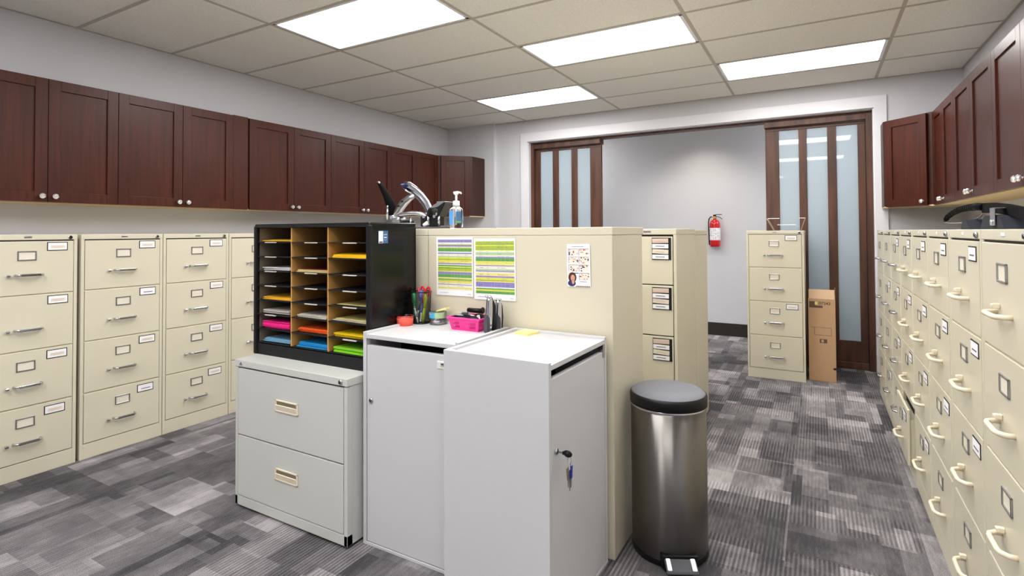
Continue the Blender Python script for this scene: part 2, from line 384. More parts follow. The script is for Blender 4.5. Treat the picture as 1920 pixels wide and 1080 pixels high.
# ------------------------------------------------------------------ ceiling light fixtures
LL = {(0, 0): 'ceiling light panel nearest the left wall, largest in the photo, cut by the top edge', (1, 2): 'middle ceiling light panel, second from the left along the top of the photo',
      (2, 4): 'ceiling light panel nearest the right-hand wall cabinets and sliding door', (0, 4): 'smallest ceiling light panel, far left near the corner cabinet',
      (2, 0): 'ceiling light panel behind the view, upper bright bar mirrored in right door glass', (1, -2): 'ceiling light panel behind the camera over the middle of the room',
      (0, -4): 'ceiling light panel behind the camera nearest the left back corner', (2, -4): 'ceiling light panel behind the view, lower bright bar mirrored in right door glass',
      (1, -6): 'unseen light panel added well behind the camera in the middle of the room', (0, -8): 'unseen light panel added in the rear of the room on the left wall side',  (1, -10): 'unseen light panel added closest to the rear wall behind the camera'}  # the three rearmost panels are unseen, added as frontal fill for the room
for c_, r_ in LIGHTS:
    x0, y0 = GX0+TW*c_, GY0+TD*r_
    t = thing('ceiling_light', LL[(c_, r_)], 'ceiling light', (x0+TW/2, y0+TD/2, H), 0, 'recessed ceiling light panels')
    a, b_ = TW/2-.012, TD/2-.012
    mb = MB(); fw = .022
    mb.box(-a, a, -b_, -b_+fw, -.002, .05, 'trofframe').box(-a, a, b_-fw, b_, -.002, .05, 'trofframe').box(-a, -a+fw, -b_, b_, -.002, .05, 'trofframe').box(a-fw, a, -b_, b_, -.002, .05, 'trofframe')
    obj('frame', mb, t)
    mb = MB(); mb.box(-a+fw, a-fw, -b_+fw, b_-fw, .008, .014, 'diffuser'); obj('diffuser', mb, t)
# hallway lamps: one recessed downlight, and two unseen area lights added to brighten the hall
def area(name, loc, sx, sy, e, col=(1, 1, 1), rot=(0, 0, 0)):
    l = bpy.data.lights.new(name, 'AREA'); l.shape = 'RECTANGLE'; l.size = sx; l.size_y = sy; l.energy = e; l.color = col
    o = bpy.data.objects.new(name, l); C.objects.link(o); o.location = loc; o.rotation_euler = rot
l = bpy.data.lights.new('hall_downlight', 'SPOT'); l.energy = 15; l.spot_size = math.radians(120); l.spot_blend = .9; l.color = (1, .9, .76); l.shadow_soft_size = .06
o = bpy.data.objects.new('hall_downlight', l); C.objects.link(o); o.location = (-1.25, 6.72, H-.02)
area('hall_fill', (-3.4, 6.55, H-.01), 1.2, .5, 9, (1, .98, .95)); area('hall_fill', (1.1, 6.6, H-.01), 1.2, .6, 21, (1, .99, .97))

# ------------------------------------------------------------------ file cabinets
cache = {}
def cached(key, fn):
    if key not in cache: cache[key] = fn().mesh(key[0])
    return cache[key]
def label_card(w_=.095, h_=.048, ink='pinkcard', lines=2):
    mb = MB(); mb.box(-w_/2, w_/2, -.002, 0, -h_/2, h_/2, 'blackmatte'); b_ = .004
    mb.box(-w_/2+b_, w_/2-b_, -.0026, -.0006, -h_/2+b_, h_/2-b_, 'white')
    if ink == 'pinkcard':
        mb.box(-w_*.33, w_*.36, -.0031, -.001, -h_*.22, h_*.12, 'cardstock')
        mb.box(-w_*.28, w_*.30, -.0034, -.001, -h_*.04, h_*.03, 'pinkcard')
        if lines > 1: mb.box(-w_*.2, w_*.2, -.0034, -.001, -h_*.16, -h_*.10, 'pinkcard')
    else: mb.box(-w_*.26, w_*.3, -.0034, -.001, -h_*.14, -h_*.04, 'ink')
    return mb
def holder():
    mb = MB(); w_, h_, t = .082, .052, .006
    for a in ((-w_/2, w_/2, h_/2-t, h_/2), (-w_/2, w_/2, -h_/2, -h_/2+t), (-w_/2, -w_/2+t, -h_/2, h_/2), (w_/2-t, w_/2, -h_/2, h_/2)):
        mb.box(a[0], a[1], -.005, 0, a[2], a[3], 'steel', .0012, 1)
    mb.box(-w_/2+t, w_/2-t, -.0015, 0, -h_/2+t, h_/2-t, 'cardstock')
    return mb
def chrome_handle():
    mb = MB(); L_ = .058
    mb.tube([(-L_, 0, 0), (-L_, -.014, 0), (-L_+.006, -.024, 0), (-L_+.016, -.027, 0), (L_-.016, -.027, 0), (L_-.006, -.024, 0), (L_, -.014, 0), (L_, 0, 0)], .0062, 'chrome', 10)
    mb.box(-L_+.012, L_-.012, -.0345, -.0245, -.0075, .0075, 'chrome', .003)
    return mb
def cream_handle():
    mb = MB(); L_ = .064
    mb.tube([(-L_, 0, 0), (-L_, -.016, 0), (-L_+.012, -.030, 0), (-L_+.026, -.034, 0), (L_-.026, -.034, 0), (L_-.012, -.030, 0), (L_, -.016, 0), (L_, 0, 0)], .0070, 'creamplastic', 10)
    return mb
def latch(m):
    mb = MB(); mb.box(-.007, .007, -.016, 0, -.007, .007, m, .0025); mb.box(-.011, .006, -.019, -.014, -.0045, .0045, m, .002); return mb
def lockmb():
    mb = MB(); mb.cyl((0, 0, 0), (0, -.007, 0), .0105, 'chrome', n=20, bev=.002); mb.cyl((0, -.006, 0), (0, -.0085, 0), .006, 'dmetal', n=14); mb.box(-.001, .001, -.0092, -.007, -.004, .004, 'gap'); return mb
def vertical_file(label, x, y, rz, group=None, W=.452, D=.575, labels=(1, 1, 1, 1), handle='chrome', missing=(), open_=None, lock=True, hbias=0, inks=None, lz=None, HT=1.32, plate='steel'):
    t = thing('file_cabinet', label, 'file cabinet', (x, y, 0), rz, group)
    def body():
        mb = MB(); hw = W/2; fl = .017
        mb.box(-hw+.001, hw-.001, .016, D, .004, HT-.002, 'cream')
        mb.box(-hw+fl, hw-fl, .0135, .0165, .088, HT-.035, 'gap')
        mb.box(-hw, -hw+fl, 0, .03, .0, HT-.027, 'cream', .002).box(hw-fl, hw, 0, .03, 0, HT-.027, 'cream', .002)
        mb.box(-hw, hw, -.001, D, HT-.030, HT, 'cream', .0025)
        mb.box(-hw+fl-.001, hw-fl+.001, 0, .05, .0, .087, 'cream', .002)
        mb.box(-hw+fl, hw-fl, .004, .02, HT-.036, HT-.030, 'gap')
        for z in (.3835, .6875, .989): mb.box(-hw+fl, hw-fl, .0055, .02, z-.006, z+.006, 'cream')
        return mb
    obj('body', cached(('body', W, D, HT), body), t)
    zs = [(.992, 1.283), (.690, .986), (.387, .684), (.091, .380)]
    for i, (z0, z1) in enumerate(zs):
        def face(z0=z0, z1=z1):
            mb = MB(); hw = W/2-.0195; mb.box(-hw, hw, 0, .012, -(z1-z0)/2, (z1-z0)/2, 'cream', .0025); return mb
        zc = (z0+z1)/2
        yo = 0
        if open_ is not None and open_ == i: yo = -.03
        dr = obj('drawer', cached(('drawer', W, round(z1-z0, 3)), face), t, (0, .0-.002+yo, zc))
        if yo:
            mb = MB(); mb.box(-W/2+.03, W/2-.03, .012, .4, -.12, .09, 'cream'); obj('drawer_tray', mb, dr)
        if handle == 'chrome':
            obj('handle', cached(('handle', 1), chrome_handle), dr, (.004+hbias, 0, z1-.183-zc)); obj('thumb_latch', cached(('thumb_latch', 1), lambda: latch('chrome')), dr, (-.083+hbias, 0, z1-.185-zc))
        else:
            obj('handle', cached(('handle', 2), cream_handle), dr, (.004, 0, z1-.188-zc)); obj('thumb_latch', cached(('thumb_latch', 2), lambda: latch('creamplastic')), dr, (-.04, 0, z1-.170-zc))
        if i not in missing: obj('card_holder', cached(('card_holder', 1), holder), dr, (-.005, 0, z1-.079-zc))
        if labels[i]:
            ink = (inks or ('p',)*4)[i]
            zl = (lz or (.030, .033, .036, .040))[i]
            obj('label_card', cached(('label_card', ink), lambda: label_card(ink='pinkcard' if ink == 'p' else 'dark')), dr, (.130+(0, .004, .002, -.006)[i], 0, z1-zl-zc))
    if lock: obj('lock', cached(('lock', 1), lockmb), t, (W/2-.036, -.001, HT-.017))
    def plt():
        mb = MB(); mb.box(-.017, .017, -.0016, 0, -.005, .005, plate, .0008); return mb
    obj('name_plate', cached(('name_plate', plate), plt), t, (0, -.001, HT-.014))
    return t
FX = -3.755
gl = 'file cabinets along the left wall'
vertical_file('cream four-drawer file cabinet at the left photo edge, second drawer missing its card holder', FX, 1.246, PI/2, gl, missing=(1,))
vertical_file('cream four-drawer file cabinet on the left wall, second from the left photo edge', FX, 1.716, PI/2, gl, inks='pdpd')
vertical_file('cream four-drawer file cabinet on the left wall, third from the left photo edge', FX, 2.172, PI/2, gl, inks='pppp')
vertical_file('cream file cabinet on the left wall half hidden behind the black paper sorter', FX, 2.628, PI/2, gl, labels=(0, 0, 0, 0))
gr = 'file cabinets along the right wall'
RX = .428
rw = .455
bounds = [5.285, 4.825, 4.365, 3.90, 3.445, 2.99, 2.54, 2.095, 1.645]
specs = [
 (5.055, 'cream file cabinet on the right wall, farthest from the camera beside the door', 'chrome', (0, 0, 0, 0), None),
 (4.598, 'cream chrome-handled file cabinet, second from the far end of the right wall', 'chrome', (0, 1, 0, 1), None),
 (4.132, 'cream chrome-handled file cabinet, third from the far end of the right wall', 'chrome', (1, 1, 1, 0), None),
 (3.67, 'cream-handled file cabinet on the right wall with its bottom drawer slightly pulled out', 'cream', (1, 1, 1, 1), 3),
 (3.215, 'cream-handled file cabinet on the right wall, fourth from the right photo edge', 'cream', (1, 1, 1, 1), None),
 (2.762, 'cream-handled file cabinet on the right wall, third from the right photo edge', 'cream', (1, 1, 1, 0), None),
 (2.316, 'cream-handled file cabinet on the right wall, second from the right photo edge', 'cream', (1, 1, 1, 0), None),
 (1.872, 'cream-handled file cabinet at the right photo edge, nearest on that wall', 'cream', (0, 0, 0, 0), None)]
for i_, (y, lab, h_, ll, op) in enumerate(specs):
    vertical_file(lab, RX, (bounds[i_]+bounds[i_+1])/2, -PI/2, gr, W=round(bounds[i_]-bounds[i_+1]-.005, 3), D=.66, labels=ll, handle=h_, open_=op, inks='dddd', plate='whiteplastic', lz=(.040, .040, .045, .050))
vertical_file('freestanding cream four-drawer file cabinet in front of the right sliding door', -.329, 5.31, 0, None, W=.462, D=.66, labels=(1, 0, 1, 0), inks='pppp', HT=1.318)

# ------------------------------------------------------------------ wall cabinets
def knob(parent, loc):
    def f():
        mb = MB(); mb.cyl((0, 0, 0), (0, -.004, 0), .009, 'chrome', n=16); mb.cyl((0, -.003, 0), (0, -.016, 0), .005, 'chrome', n=12)
        mb.lathe([(0, 0), (.009, .001), (.0155, .006), (.0165, .012), (.013, .018), (.006, .0215), (0, .022)], 'crystal', (0, -.014, 0), 16, mx=Matrix.Rotation(PI/2, 4, 'X'), smooth=False)
        return mb
    return obj('knob', cached(('knob', 1), f), parent, loc)
ZB, ZT = 1.512, 2.272
def shaker(w_, h_):
    mb = MB(); fr = .062; hw, hh = w_/2-.0015, h_/2-.0015
    mb.box(-hw, -hw+fr, -.02, 0, -hh, hh, 'cherry', .0015).box(hw-fr, hw, -.02, 0, -hh, hh, 'cherry', .0015)
    mb.box(-hw+fr, hw-fr, -.0198, 0, hh-fr, hh, 'cherry', .0015).box(-hw+fr, hw-fr, -.0198, 0, -hh, -hh+fr, 'cherry', .0015)
    mb.box(-hw+fr-.002, hw-fr+.002, -.0095, -.002, -hh+fr-.002, hh-fr+.002, 'cherry')
    return mb
def wall_cab(label, x, y, rz, doors, group, filler=0, dep=.285):
    """doors: list of (x0,x1,knob side) in local x; front plane of doors at local y=-.02"""
    t = thing('wall_cabinet', label, 'wall cabinet', (x, y, ZB), rz, group)
    a, b_ = doors[0][0], doors[-1][1]; h_ = ZT-ZB
    mb = MB(); mb.box(a+.0005, b_+filler-.0005, 0.001, dep, .012, h_, 'cherryside', .001); obj('body', mb, t)
    mb = MB(); mb.box(a+.001, b_+filler-.001, -.004, dep-.001, 0, .012, 'maple'); p = obj('bottom_board', mb, t); p['label'] = 'pale maple underside'
    if filler:
        mb = MB(); mb.box(b_+.002, b_+filler-.012, -.016, 0, .003, h_, 'cherry', .001); obj('filler_strip', mb, t)
    for x0, x1, s in doors:
        d = obj('door', shaker(x1-x0, h_-.006), t, ((x0+x1)/2, 0, h_/2))
        kx = (x1-x0)/2-.032
        knob(d, (kx if s > 0 else -kx, -.02, -h_/2+.034+.006))
    return t
gu = 'dark cherry cabinets on the left wall'
UX = -4.07
def lw(y0, y1, y2, label, filler=0):
    wall_cab(label, UX, (y0+y2)/2, PI/2, [(-(y2-y0)/2, y1-(y0+y2)/2, 1), (y1-(y0+y2)/2, (y2-y0)/2, -1)], gu, filler)
lw(1.05, 1.434, 1.811, 'dark cherry two-door wall cabinet at the left photo edge')
lw(1.811, 2.23, 2.625, 'dark cherry wall cabinet with plain filler strip, second from the left photo edge', .139)
lw(2.764, 3.199, 3.617, 'dark cherry two-door wall cabinet directly above the left half of the black sorter')
lw(3.617, 4.051, 4.458, 'dark cherry two-door wall cabinet just left of the hole punch levers')
lw(4.458, 4.88, 5.297, 'dark cherry two-door wall cabinet on the left wall directly beside the corner cabinet')
gru = 'dark cherry cabinets on the right wall'
def rwc(y0, y1, y2, label):   # y0 > y2
    c_ = (y0+y2)/2
    wall_cab(label, .84, c_, -PI/2, [(-(y0-y2)/2, c_-y1, 1), (c_-y1, (y0-y2)/2, -1)], gru, 0, .284)
rwc(5.42, 5.05, 4.66, 'dark cherry two-door wall cabinet on the right wall next to the corner cabinet')
rwc(4.66, 4.21, 3.74, 'dark cherry two-door wall cabinet in the middle of the right wall')
rwc(3.74, 3.27, 2.80, 'dark cherry two-door wall cabinet at the right photo edge')
def corner_cab(label, pts, rot_pos, rz, wdoor, knob_side):
    """pts: plan polygon in world xy"""
    cx = sum(p[0] for p in pts)/len(pts); cy_ = sum(p[1] for p in pts)/len(pts)
    t = thing('corner_cabinet', label, 'corner wall cabinet', (cx, cy_, ZB)); h_ = ZT-ZB
    P = [(p[0]-cx, p[1]-cy_) for p in pts]
    mb = MB(); mb.prism(P, 2, .012, h_, 'cherryside', .001); obj('body', mb, t)
    mb = MB(); mb.prism([(p[0]*.995, p[1]*.995) for p in P], 2, 0, .0119, 'maple'); p_ = obj('bottom_board', mb, t); p_['label'] = 'pale maple underside'
    d = obj('door', shaker(wdoor, h_-.006), t, (rot_pos[0]-cx, rot_pos[1]-cy_, h_/2), (0, 0, rz))
    knob(d, (knob_side*(wdoor/2-.032), -.02, -h_/2+.04))
    return t
# left corner: diagonal face
YW = YF-.058
corner_cab('dark cherry diagonal corner cabinet at the far end of the left wall', [(XL, 5.30), (-4.06, 5.30), (-3.755, 5.605), (-3.755, YW), (XL, YW)],
           ((-4.06-3.755)/2+.003, (5.30+5.605)/2-.003), PI/4, .36, -1)
corner_cab('dark cherry diagonal corner cabinet on the right, beside the sliding door', [(XR, 5.425), (.82, 5.425), (.52, 5.725), (.52, YF-.024), (XR, YF-.024)],
           ((.82+.52)/2-.003, (5.425+5.725)/2-.003), -PI/4, .36, 1)

# ------------------------------------------------------------------ centre island
# grey two-drawer lateral file
t = thing('lateral_file', 'pale grey two-drawer lateral file cabinet under the black paper sorter', 'file cabinet', (-2.094, 1.618, 0))
mb = MB(); hw = .379
mb.box(-hw+.002, hw-.002, .018, .45, .012, .70, 'greycab').box(-hw, -hw+.02, 0, .03, .012, .672, 'greycab', .002).box(hw-.02, hw, 0, .03, .012, .672, 'greycab', .002)
mb.box(-hw, hw, 0, .03, .012, .056, 'greycab', .002).box(-hw+.019, hw-.019, .014, .019, .05, .67, 'gap')
for sx in (-1, 1):
    for yy in (.05, .4): mb.cyl((sx*(hw-.04), yy, 0), (sx*(hw-.04), yy, .014), .012, 'whiteplastic', n=12)
obj('body', mb, t)
mb = MB(); mb.box(-hw-.003, hw+.003, -.003, .455, .676, .708, 'greycab', .002); obj('top', mb, t)
for z0, z1 in ((.352, .668), (.060, .346)):
    zc = (z0+z1)/2
    mb = MB(); mb.box(-hw+.023, hw-.023, -.001, .012, -(z1-z0)/2, (z1-z0)/2, 'greycab', .002); d = obj('drawer', mb, t, (0, 0, zc))
    mb = MB(); hz = (.022 if z0 > .2 else .018)
    # recessed cream pull: rim and scooped lip
    mb.box(-.078, .078, -.006, 0, .020, .027, 'creamplastic', .002).box(-.078, .078, -.006, 0, -.027, -.020, 'creamplastic', .002)
    mb.box(-.078, -.068, -.006, 0, -.027, .027, 'creamplastic', .002).box(.068, .078, -.006, 0, -.027, .027, 'creamplastic', .002)
    mb.prism([(-.0045, -.022), (-.0095, .004), (-.0065, .006), (-.0005, -.010), (-.0005, -.022)], 0, -.069, .069, 'creamplastic')
    mb.box(-.069, .069, -.0015, -.0005, -.021, .021, 'greyboard')
    obj('handle', mb, d, (0, -.001, hz), None)['label'] = 'cream plastic recessed pull'
obj('lock', cached(('lock', 1), lockmb), t, (hw-.035, -.003, .692))
mb = MB(); mb.prism([(-.011, -.007), (.011, -.007), (.004, .007), (-.003, .007)], 1, -.0012, 0, 'ink'); obj('emblem', mb, t, (-hw+.045, -.003, .691))

# white consoles
def console(label, x, y, rz, W, D, lockx, badge, name='storage_cabinet'):
    """door faces local -Y. origin front centre"""
    t = thing(name, label, 'cabinet', (x, y, 0), rz)
    hw = W/2; th = .018; HT = .897
    mb = MB()
    mb.box(-hw, -hw+th, 0, D, .012, HT, 'laminate', .0015).box(hw-th, hw, 0, D, .012, HT, 'laminate', .0015)
    mb.box(-hw+th, hw-th, D-th, D, .012, HT, 'laminate', .0015).box(-hw, hw, 0, D, 0, .012, 'laminate', .001)
    mb.box(-hw+th, hw-th, .05, D-th, .68, .70, 'blackmatte').box(-hw+th, hw-th, .22, .23, .70, .87, 'blackmatte')
    obj('body', mb, t)
    mb = MB(); mb.box(-hw+th, hw-th, .001, D-th, .870, .887, 'laminate', .001); obj('top', mb, t)
    mb = MB(); mb.box(-hw+th+.003, hw-th-.003, .002, .022, -.413, .413, 'laminate', .002); d = obj('door', mb, t, (0, 0, .428))
    obj('lock', cached(('lock', 1), lockmb), d, (lockx, .002, .182 if badge else .172))
    if badge:
        mb = MB(); mb.box(-.045, .045, -.004, 0, -.015, .015, 'whiteplastic', .002).box(-.041, .041, -.0045, -.002, -.0115, .0115, 'paleprint')
        mb.text('MERC', .014, 'navy', T(-.026, -.0050, -.001) @ FRONT, bold=True); mb.box(-.026, .03, -.0052, -.004, -.0055, -.0035, 'ink').box(-.010, .03, -.0052, -.004, -.009, -.0075, 'ink')
        obj('badge', mb, d, (.192, .002, .374))
    return t, d
A_, Ad = console('white laminate cabinet with lid slot, door facing the camera, pen cup on top', -1.447, 1.690, 0, .50, .385, -.204, True)
B_, Bd = console('white laminate cabinet turned sideways with keys in its door, sticky pad on top', -.748, 1.815, PI/2, .512, .425, -.205, False)
B_.rotation_euler = (0, 0, PI/2-math.radians(1.2))
mb = MB()
mb.prism([(.022, 0), (.0, 0), (.0, -.052), (.004, -.050), (.008, -.036), (.022, -.030)], 0, .2155, .2375, 'steel'); obj('hinge_bracket', mb, B_, (0, -.001, .872))
for o_ in ():
    pass

# tall cream laterals seen from behind
def lateral_back(label, x0, x1, y0, y1, ht, group):
    t = thing('file_cabinet', label, 'file cabinet', ((x0+x1)/2, (y0+y1)/2, 0), 0, group)
    hw, hd = (x1-x0)/2, (y1-y0)/2
    mb = MB(); mb.box(-hw+.001, hw-.001, -hd+.001, hd-.02, 0, ht-.034, 'cream', .002); mb.box(-hw+.03, hw-.03, hd-.03, hd-.015, .08, ht-.04, 'gap'); obj('body', mb, t)
    mb = MB(); mb.box(-hw, hw, -hd, hd, ht-.0335, ht, 'cream', .0025); obj('top', mb, t)
    n = 4
    for k in range(n):
        z0 = .08+k*(ht-.125)/n; z1 = z0+(ht-.125)/n-.006
        mb = MB(); mb.box(-hw+.02, hw-.02, hd-.016, hd-.003, z0, z1, 'cream', .002); mb.box(-.07, .07, hd-.004, hd+.012, (z0+z1)/2-.012, (z0+z1)/2+.012, 'creamplastic', .003); obj('drawer', mb, t)
    return t
gc = 'tall cream cabinets in the centre island'
lateral_back('tall cream file cabinet showing its back with colour-striped schedules stuck on it', -1.662, -.720, 2.09, 2.535, 1.338, gc)
lateral_back('tall cream file cabinet behind the black sorter, carrying the hole punch', -2.608, -1.666, 2.094, 2.54, 1.338, gc)

def four_card():
    mb = MB(); W_, H_ = .112, .130
    mb.box(-W_/2, W_/2, -.004, 0, -H_/2, H_/2, 'blackmatte', .001)
    tilt = [0, 0, 1, 0]; cols = ['pinkcard', 'white', 'cardstock', 'white']
    for k in range(4):
        zc = H_/2-.018-k*.0315
        mx = T(-.006, 0, zc) @ Matrix.Rotation(math.radians((-1, .5, 2.5, .5)[k]), 4, 'Y')
        mb.box(-.047, .047, -.0056-.001*(k % 2), -.003, -.0125, .0125, cols[k], mx=mx)
        mb.box(-.028, .026, -.0072, -.005, -.0022, .0022, 'ink' if k % 2 else 'pinkcard', mx=mx)
        mb.box(-.047, .047, -.0064, -.004, .0095, .0130, 'cardstock', mx=mx)
    return mb
# D: lateral with card racks
t = thing('file_cabinet', 'tall cream file cabinet with black four-card racks on its drawers, behind the step bin', 'file cabinet', (-1.167, 3.18, 0), 0, gc)
mb = MB(); hw = .457; ht = 1.333
mb.box(-hw+.001, hw-.001, .016, .545, 0, ht-.034, 'cream', .002).box(-hw, -hw+.018, 0, .03, 0, ht-.034, 'cream', .002).box(hw-.018, hw, 0, .03, 0, ht-.034, 'cream', .002)
mb.box(-hw, hw, 0, .03, 0, .085, 'cream', .002).box(-hw+.017, hw-.017, .013, .017, .08, ht-.034, 'gap'); obj('body', mb, t)
mb = MB(); mb.box(-hw, hw, -.001, .55, ht-.034, ht, 'cream', .0025); obj('top', mb, t)
mb = MB(); mb.box(-.022, .022, -.002, 0, -.004, .004, 'ink'); obj('name_plate', mb, t, (hw-.17, -.001, ht-.016))
for k, (z0, z1) in enumerate(((1.006, 1.288), (.708, 1.000), (.408, .702), (.090, .402))):
    mb = MB(); mb.box(-hw+.022, hw-.022, -.001, .012, -(z1-z0)/2, (z1-z0)/2, 'cream', .0025); d = obj('drawer', mb, t, (0, 0, (z0+z1)/2))
    mb = MB(); mb.box(-.07, .07, -.02, 0, -.012, .012, 'creamplastic', .004); obj('handle', mb, d, (0, -.001, .05))
    if k < 3:
        obj('card_rack', cached(('card_rack', 1), four_card), d, (hw-.022-.064, -.001, (z1-z0)/2-(.072 if k == 0 else .076)))['label'] = 'black rack holding four label cards'
lateral_back('tall cream file cabinet, farthest in the island, slightly lower than its neighbour', -1.624, -.71, 3.74, 4.20, 1.325, gc)

# ------------------------------------------------------------------ black literature sorter
SX0, SX1, SY0, SY1, SZ0, SZ1 = -2.503, -1.706, 1.737, 2.052, .708, 1.366
t = thing('paper_sorter', 'black paper sorter with three columns of pigeonholes on the grey lateral file', 'paper sorter', ((SX0+SX1)/2, SY0, SZ0))
W_ = SX1-SX0; D_ = SY1-SY0; H_ = SZ1-SZ0; hw = W_/2
mb = MB()
mb.box(-hw, hw, 0, D_, H_-.020, H_, 'blackgloss', .006, 3)
obj('top', mb, t)
for s_ in (-1, 1):
    mb = MB(); a, b_ = (-hw, -hw+.016) if s_ < 0 else (hw-.016, hw)
    mb.box(a, b_, .004, D_, 0, H_-.019, 'blackgloss', .002)
    # rounded edge molding
    mb.box(a-.003 if s_ < 0 else a-.004, b_+.004 if s_ < 0 else b_+.003, -.004, .018, 0, H_-.010, 'black', .006, 3)
    obj('side_panel', mb, t)
mb = MB(); mb.box(-hw+.016, hw-.016, D_-.008, D_-.002, .0, H_-.019, 'blackmatte'); obj('back_panel', mb, t)
mb = MB(); mb.box(-hw+.016, hw-.016, .006, .02, 0, .060, 'blackmatte').box(-hw+.016, hw-.016, .006, D_-.008, .056, .0625, 'blackmatte'); obj('base_panel', mb, t)
PZ = .0727; r1 = 1.277-SZ0
colw = (W_-.032)/3
for k in range(1, 3):
    mb = MB(); x = -hw+.016+colw*k; mb.box(x-.004, x+.004, .010, D_-.008, .0625, H_-.021, 'particle'); obj('divider', mb, t)['label'] = 'tan particle board divider'
mb = MB(); mb.box(-hw+.0155, -hw+.0175, .018, D_-.01, .0625, H_-.021, 'greyboard'); obj('liner', mb, t)
for k in range(7):
    z = r1-PZ*k
    mb = MB()
    for c_ in range(3):
        xa = -hw+.016+colw*c_+(.0045 if c_ else 0); xb = -hw+.016+colw*(c_+1)-.0045
        mb.box(xa, xb, .006, D_-.008, z-.005, z, 'blackmatte', .001)
    sh = obj('shelf', mb, t)
    for c_ in range(3):
        if (c_, k) in ((0, 4), (0, 6), (1, 5), (1, 6), (2, 5), (2, 1)): continue
        xm = -hw+.016+colw*(c_+.5)+(-.02 if c_ == 0 else .02)
        mb = MB(); mb.box(xm-.042, xm+.042, -.0005, .0065, z-.006, z-.001, 'greywhite', .001, mx=None); obj('label_tag', mb, sh)
mb = MB()
SS = Matrix.Rotation(PI/2, 4, 'Z')
mb.box(-.0305, .0305, -.0012, 0, -.0285, .0285, 'steelblue').box(-.0300, -.002, -.0016, -.0003, -.027, .027, 'white').box(-.027, -.005, -.0019, -.0003, -.025, -.020, 'blackmatte')
mb.box(.004, .024, -.0016, -.0003, .010, .012, 'white').box(.004, .022, -.0016, -.0003, -.004, 0, 'white').box(.004, .020, -.0016, -.0003, -.014, -.013, 'white')
obj('sticker', mb, t, (hw+.0005, .085, H_-.066), (0, 0, PI/2))['label'] = 'blue and white sticker'
def cell(c_, r_):   # world x0,x1 and shelf z of a pigeonhole (row from 0)
    x0 = (SX0+SX1)/2-hw+.016+colw*c_+.005; return x0, x0+colw-.011, SZ0+r1-PZ*r_
def paper_stack(label, c_, r_, col, n, th=.0022, w_=.2, d_=.25, x=.5, y0=.02, skew=2, cols=None, bulge=0, name='paper_stack', cat='paper'):
    x0, x1, z = cell(c_, r_)
    if r_ == 7: z = SZ0+.0625
    t_ = thing(name, label, cat, (x0+(x1-x0)*x, SY0+y0, z+.0004), 0, 'paper in the black sorter')
    mb = MB(); z_ = 0
    for k in range(n):
        a = math.radians(random.uniform(-skew, skew)); m_ = (cols or [col])[k % len(cols or [col])]
        ox = random.uniform(-.004, .004); oy = random.uniform(0, .016)
        mx = T(ox, oy, z_) @ Matrix.Rotation(a, 4, 'Z')
        th_ = th*random.uniform(.8, 1.2)
        # curled sheet block: five slices raised a little at the rear
        seg = 6; ww = w_/2
        for m2 in (0,):
            poly = []
            for q in range(seg+1):
                u_ = q/seg; poly.append((u_*d_, bulge*math.sin(u_*PI)*(.5+.5*k/max(1, n))))
            up_ = [(p[0], p[1]+th_) for p in poly]
            mb.prism([(p[0], p[1]) for p in poly]+[(p[0], p[1]) for p in up_[::-1]], 0, -ww, ww, m_, mx=mx)
        z_ += th_+.0006
    obj('sheets', mb, t_)
    o = t_.children[0]; o.parent = None; o.location = t_.location; o.name = name
    for k in ('label', 'category', 'group'): o[k] = t_[k]
    bpy.data.objects.remove(t_)
    return o
wmax = colw-.016
paper_stack('gold envelope in the top left pigeonhole of the black sorter', 0, 0, 'gold', 2, .003, wmax*.92, .25, cols=['gold'], bulge=.008, name='envelope', cat='envelope')
paper_stack('puffy amber envelope in the right column, second pigeonhole from the top', 2, 1, 'amber', 3, .005, wmax*.95, .25, bulge=.007, name='envelope', cat='envelope')
paper_stack('loose white papers in the left column, third pigeonhole from the top', 0, 2, 'white', 4, .0035, wmax*.86, .26, skew=3, cols=['greywhite', 'white'])
paper_stack('cream and yellow papers in the middle column, third pigeonhole from the top', 1, 2, 'palecream', 4, .003, wmax*.9, .26, skew=2.4, cols=['palecream', 'cardstock', 'palecream', 'darkred'])
paper_stack('gold envelopes in the left column, fifth pigeonhole from the top', 0, 4, 'gold', 3, .003, wmax*.9, .25, bulge=.005, name='envelope', cat='envelope')
paper_stack('off-white paper stack in the left column, directly above the hot pink paper', 0, 5, 'greywhite', 5, .0033, wmax*.84, .262)
paper_stack('off-white paper stack in the middle column, directly above the orange paper', 1, 5, 'greywhite', 4, .003, wmax*.86, .262, cols=['cardstock', 'greywhite'])
paper_stack('off-white paper stack in the right column, third pigeonhole from the bottom', 2, 5, 'greywhite', 3, .003, wmax*.88, .262, cols=['palecream', 'greywhite'])
paper_stack('hot pink paper stack near the bottom of the sorter', 0, 6, 'hotpink', 9, .0034, wmax*.86, .262, skew=1.6)
paper_stack('orange paper stack near the bottom of the sorter', 1, 6, 'orange', 5, .0034, wmax*.86, .262, skew=1.0, y0=.026)
paper_stack('bright yellow paper stack directly above the lime green paper', 2, 6, 'yellow', 4, .0036, wmax*.88, .262, skew=1.6)
paper_stack('pale grey-blue paper stack in the bottom left pigeonhole', 0, 7, 'paleblue', 5, .003, wmax*.84, .27, skew=2)
paper_stack('bright blue paper stack in the bottom middle pigeonhole', 1, 7, 'blue', 5, .0036, wmax*.86, .262, skew=2)
paper_stack('lime green paper stack in the bottom right pigeonhole', 2, 7, 'lime', 5, .0042, wmax*.88, .262, skew=2)
paper_stack('thin amber sheets in the right column, above the off-white paper stack', 2, 4, 'palecream', 1, .0018, wmax*.9, .26, y0=.035)

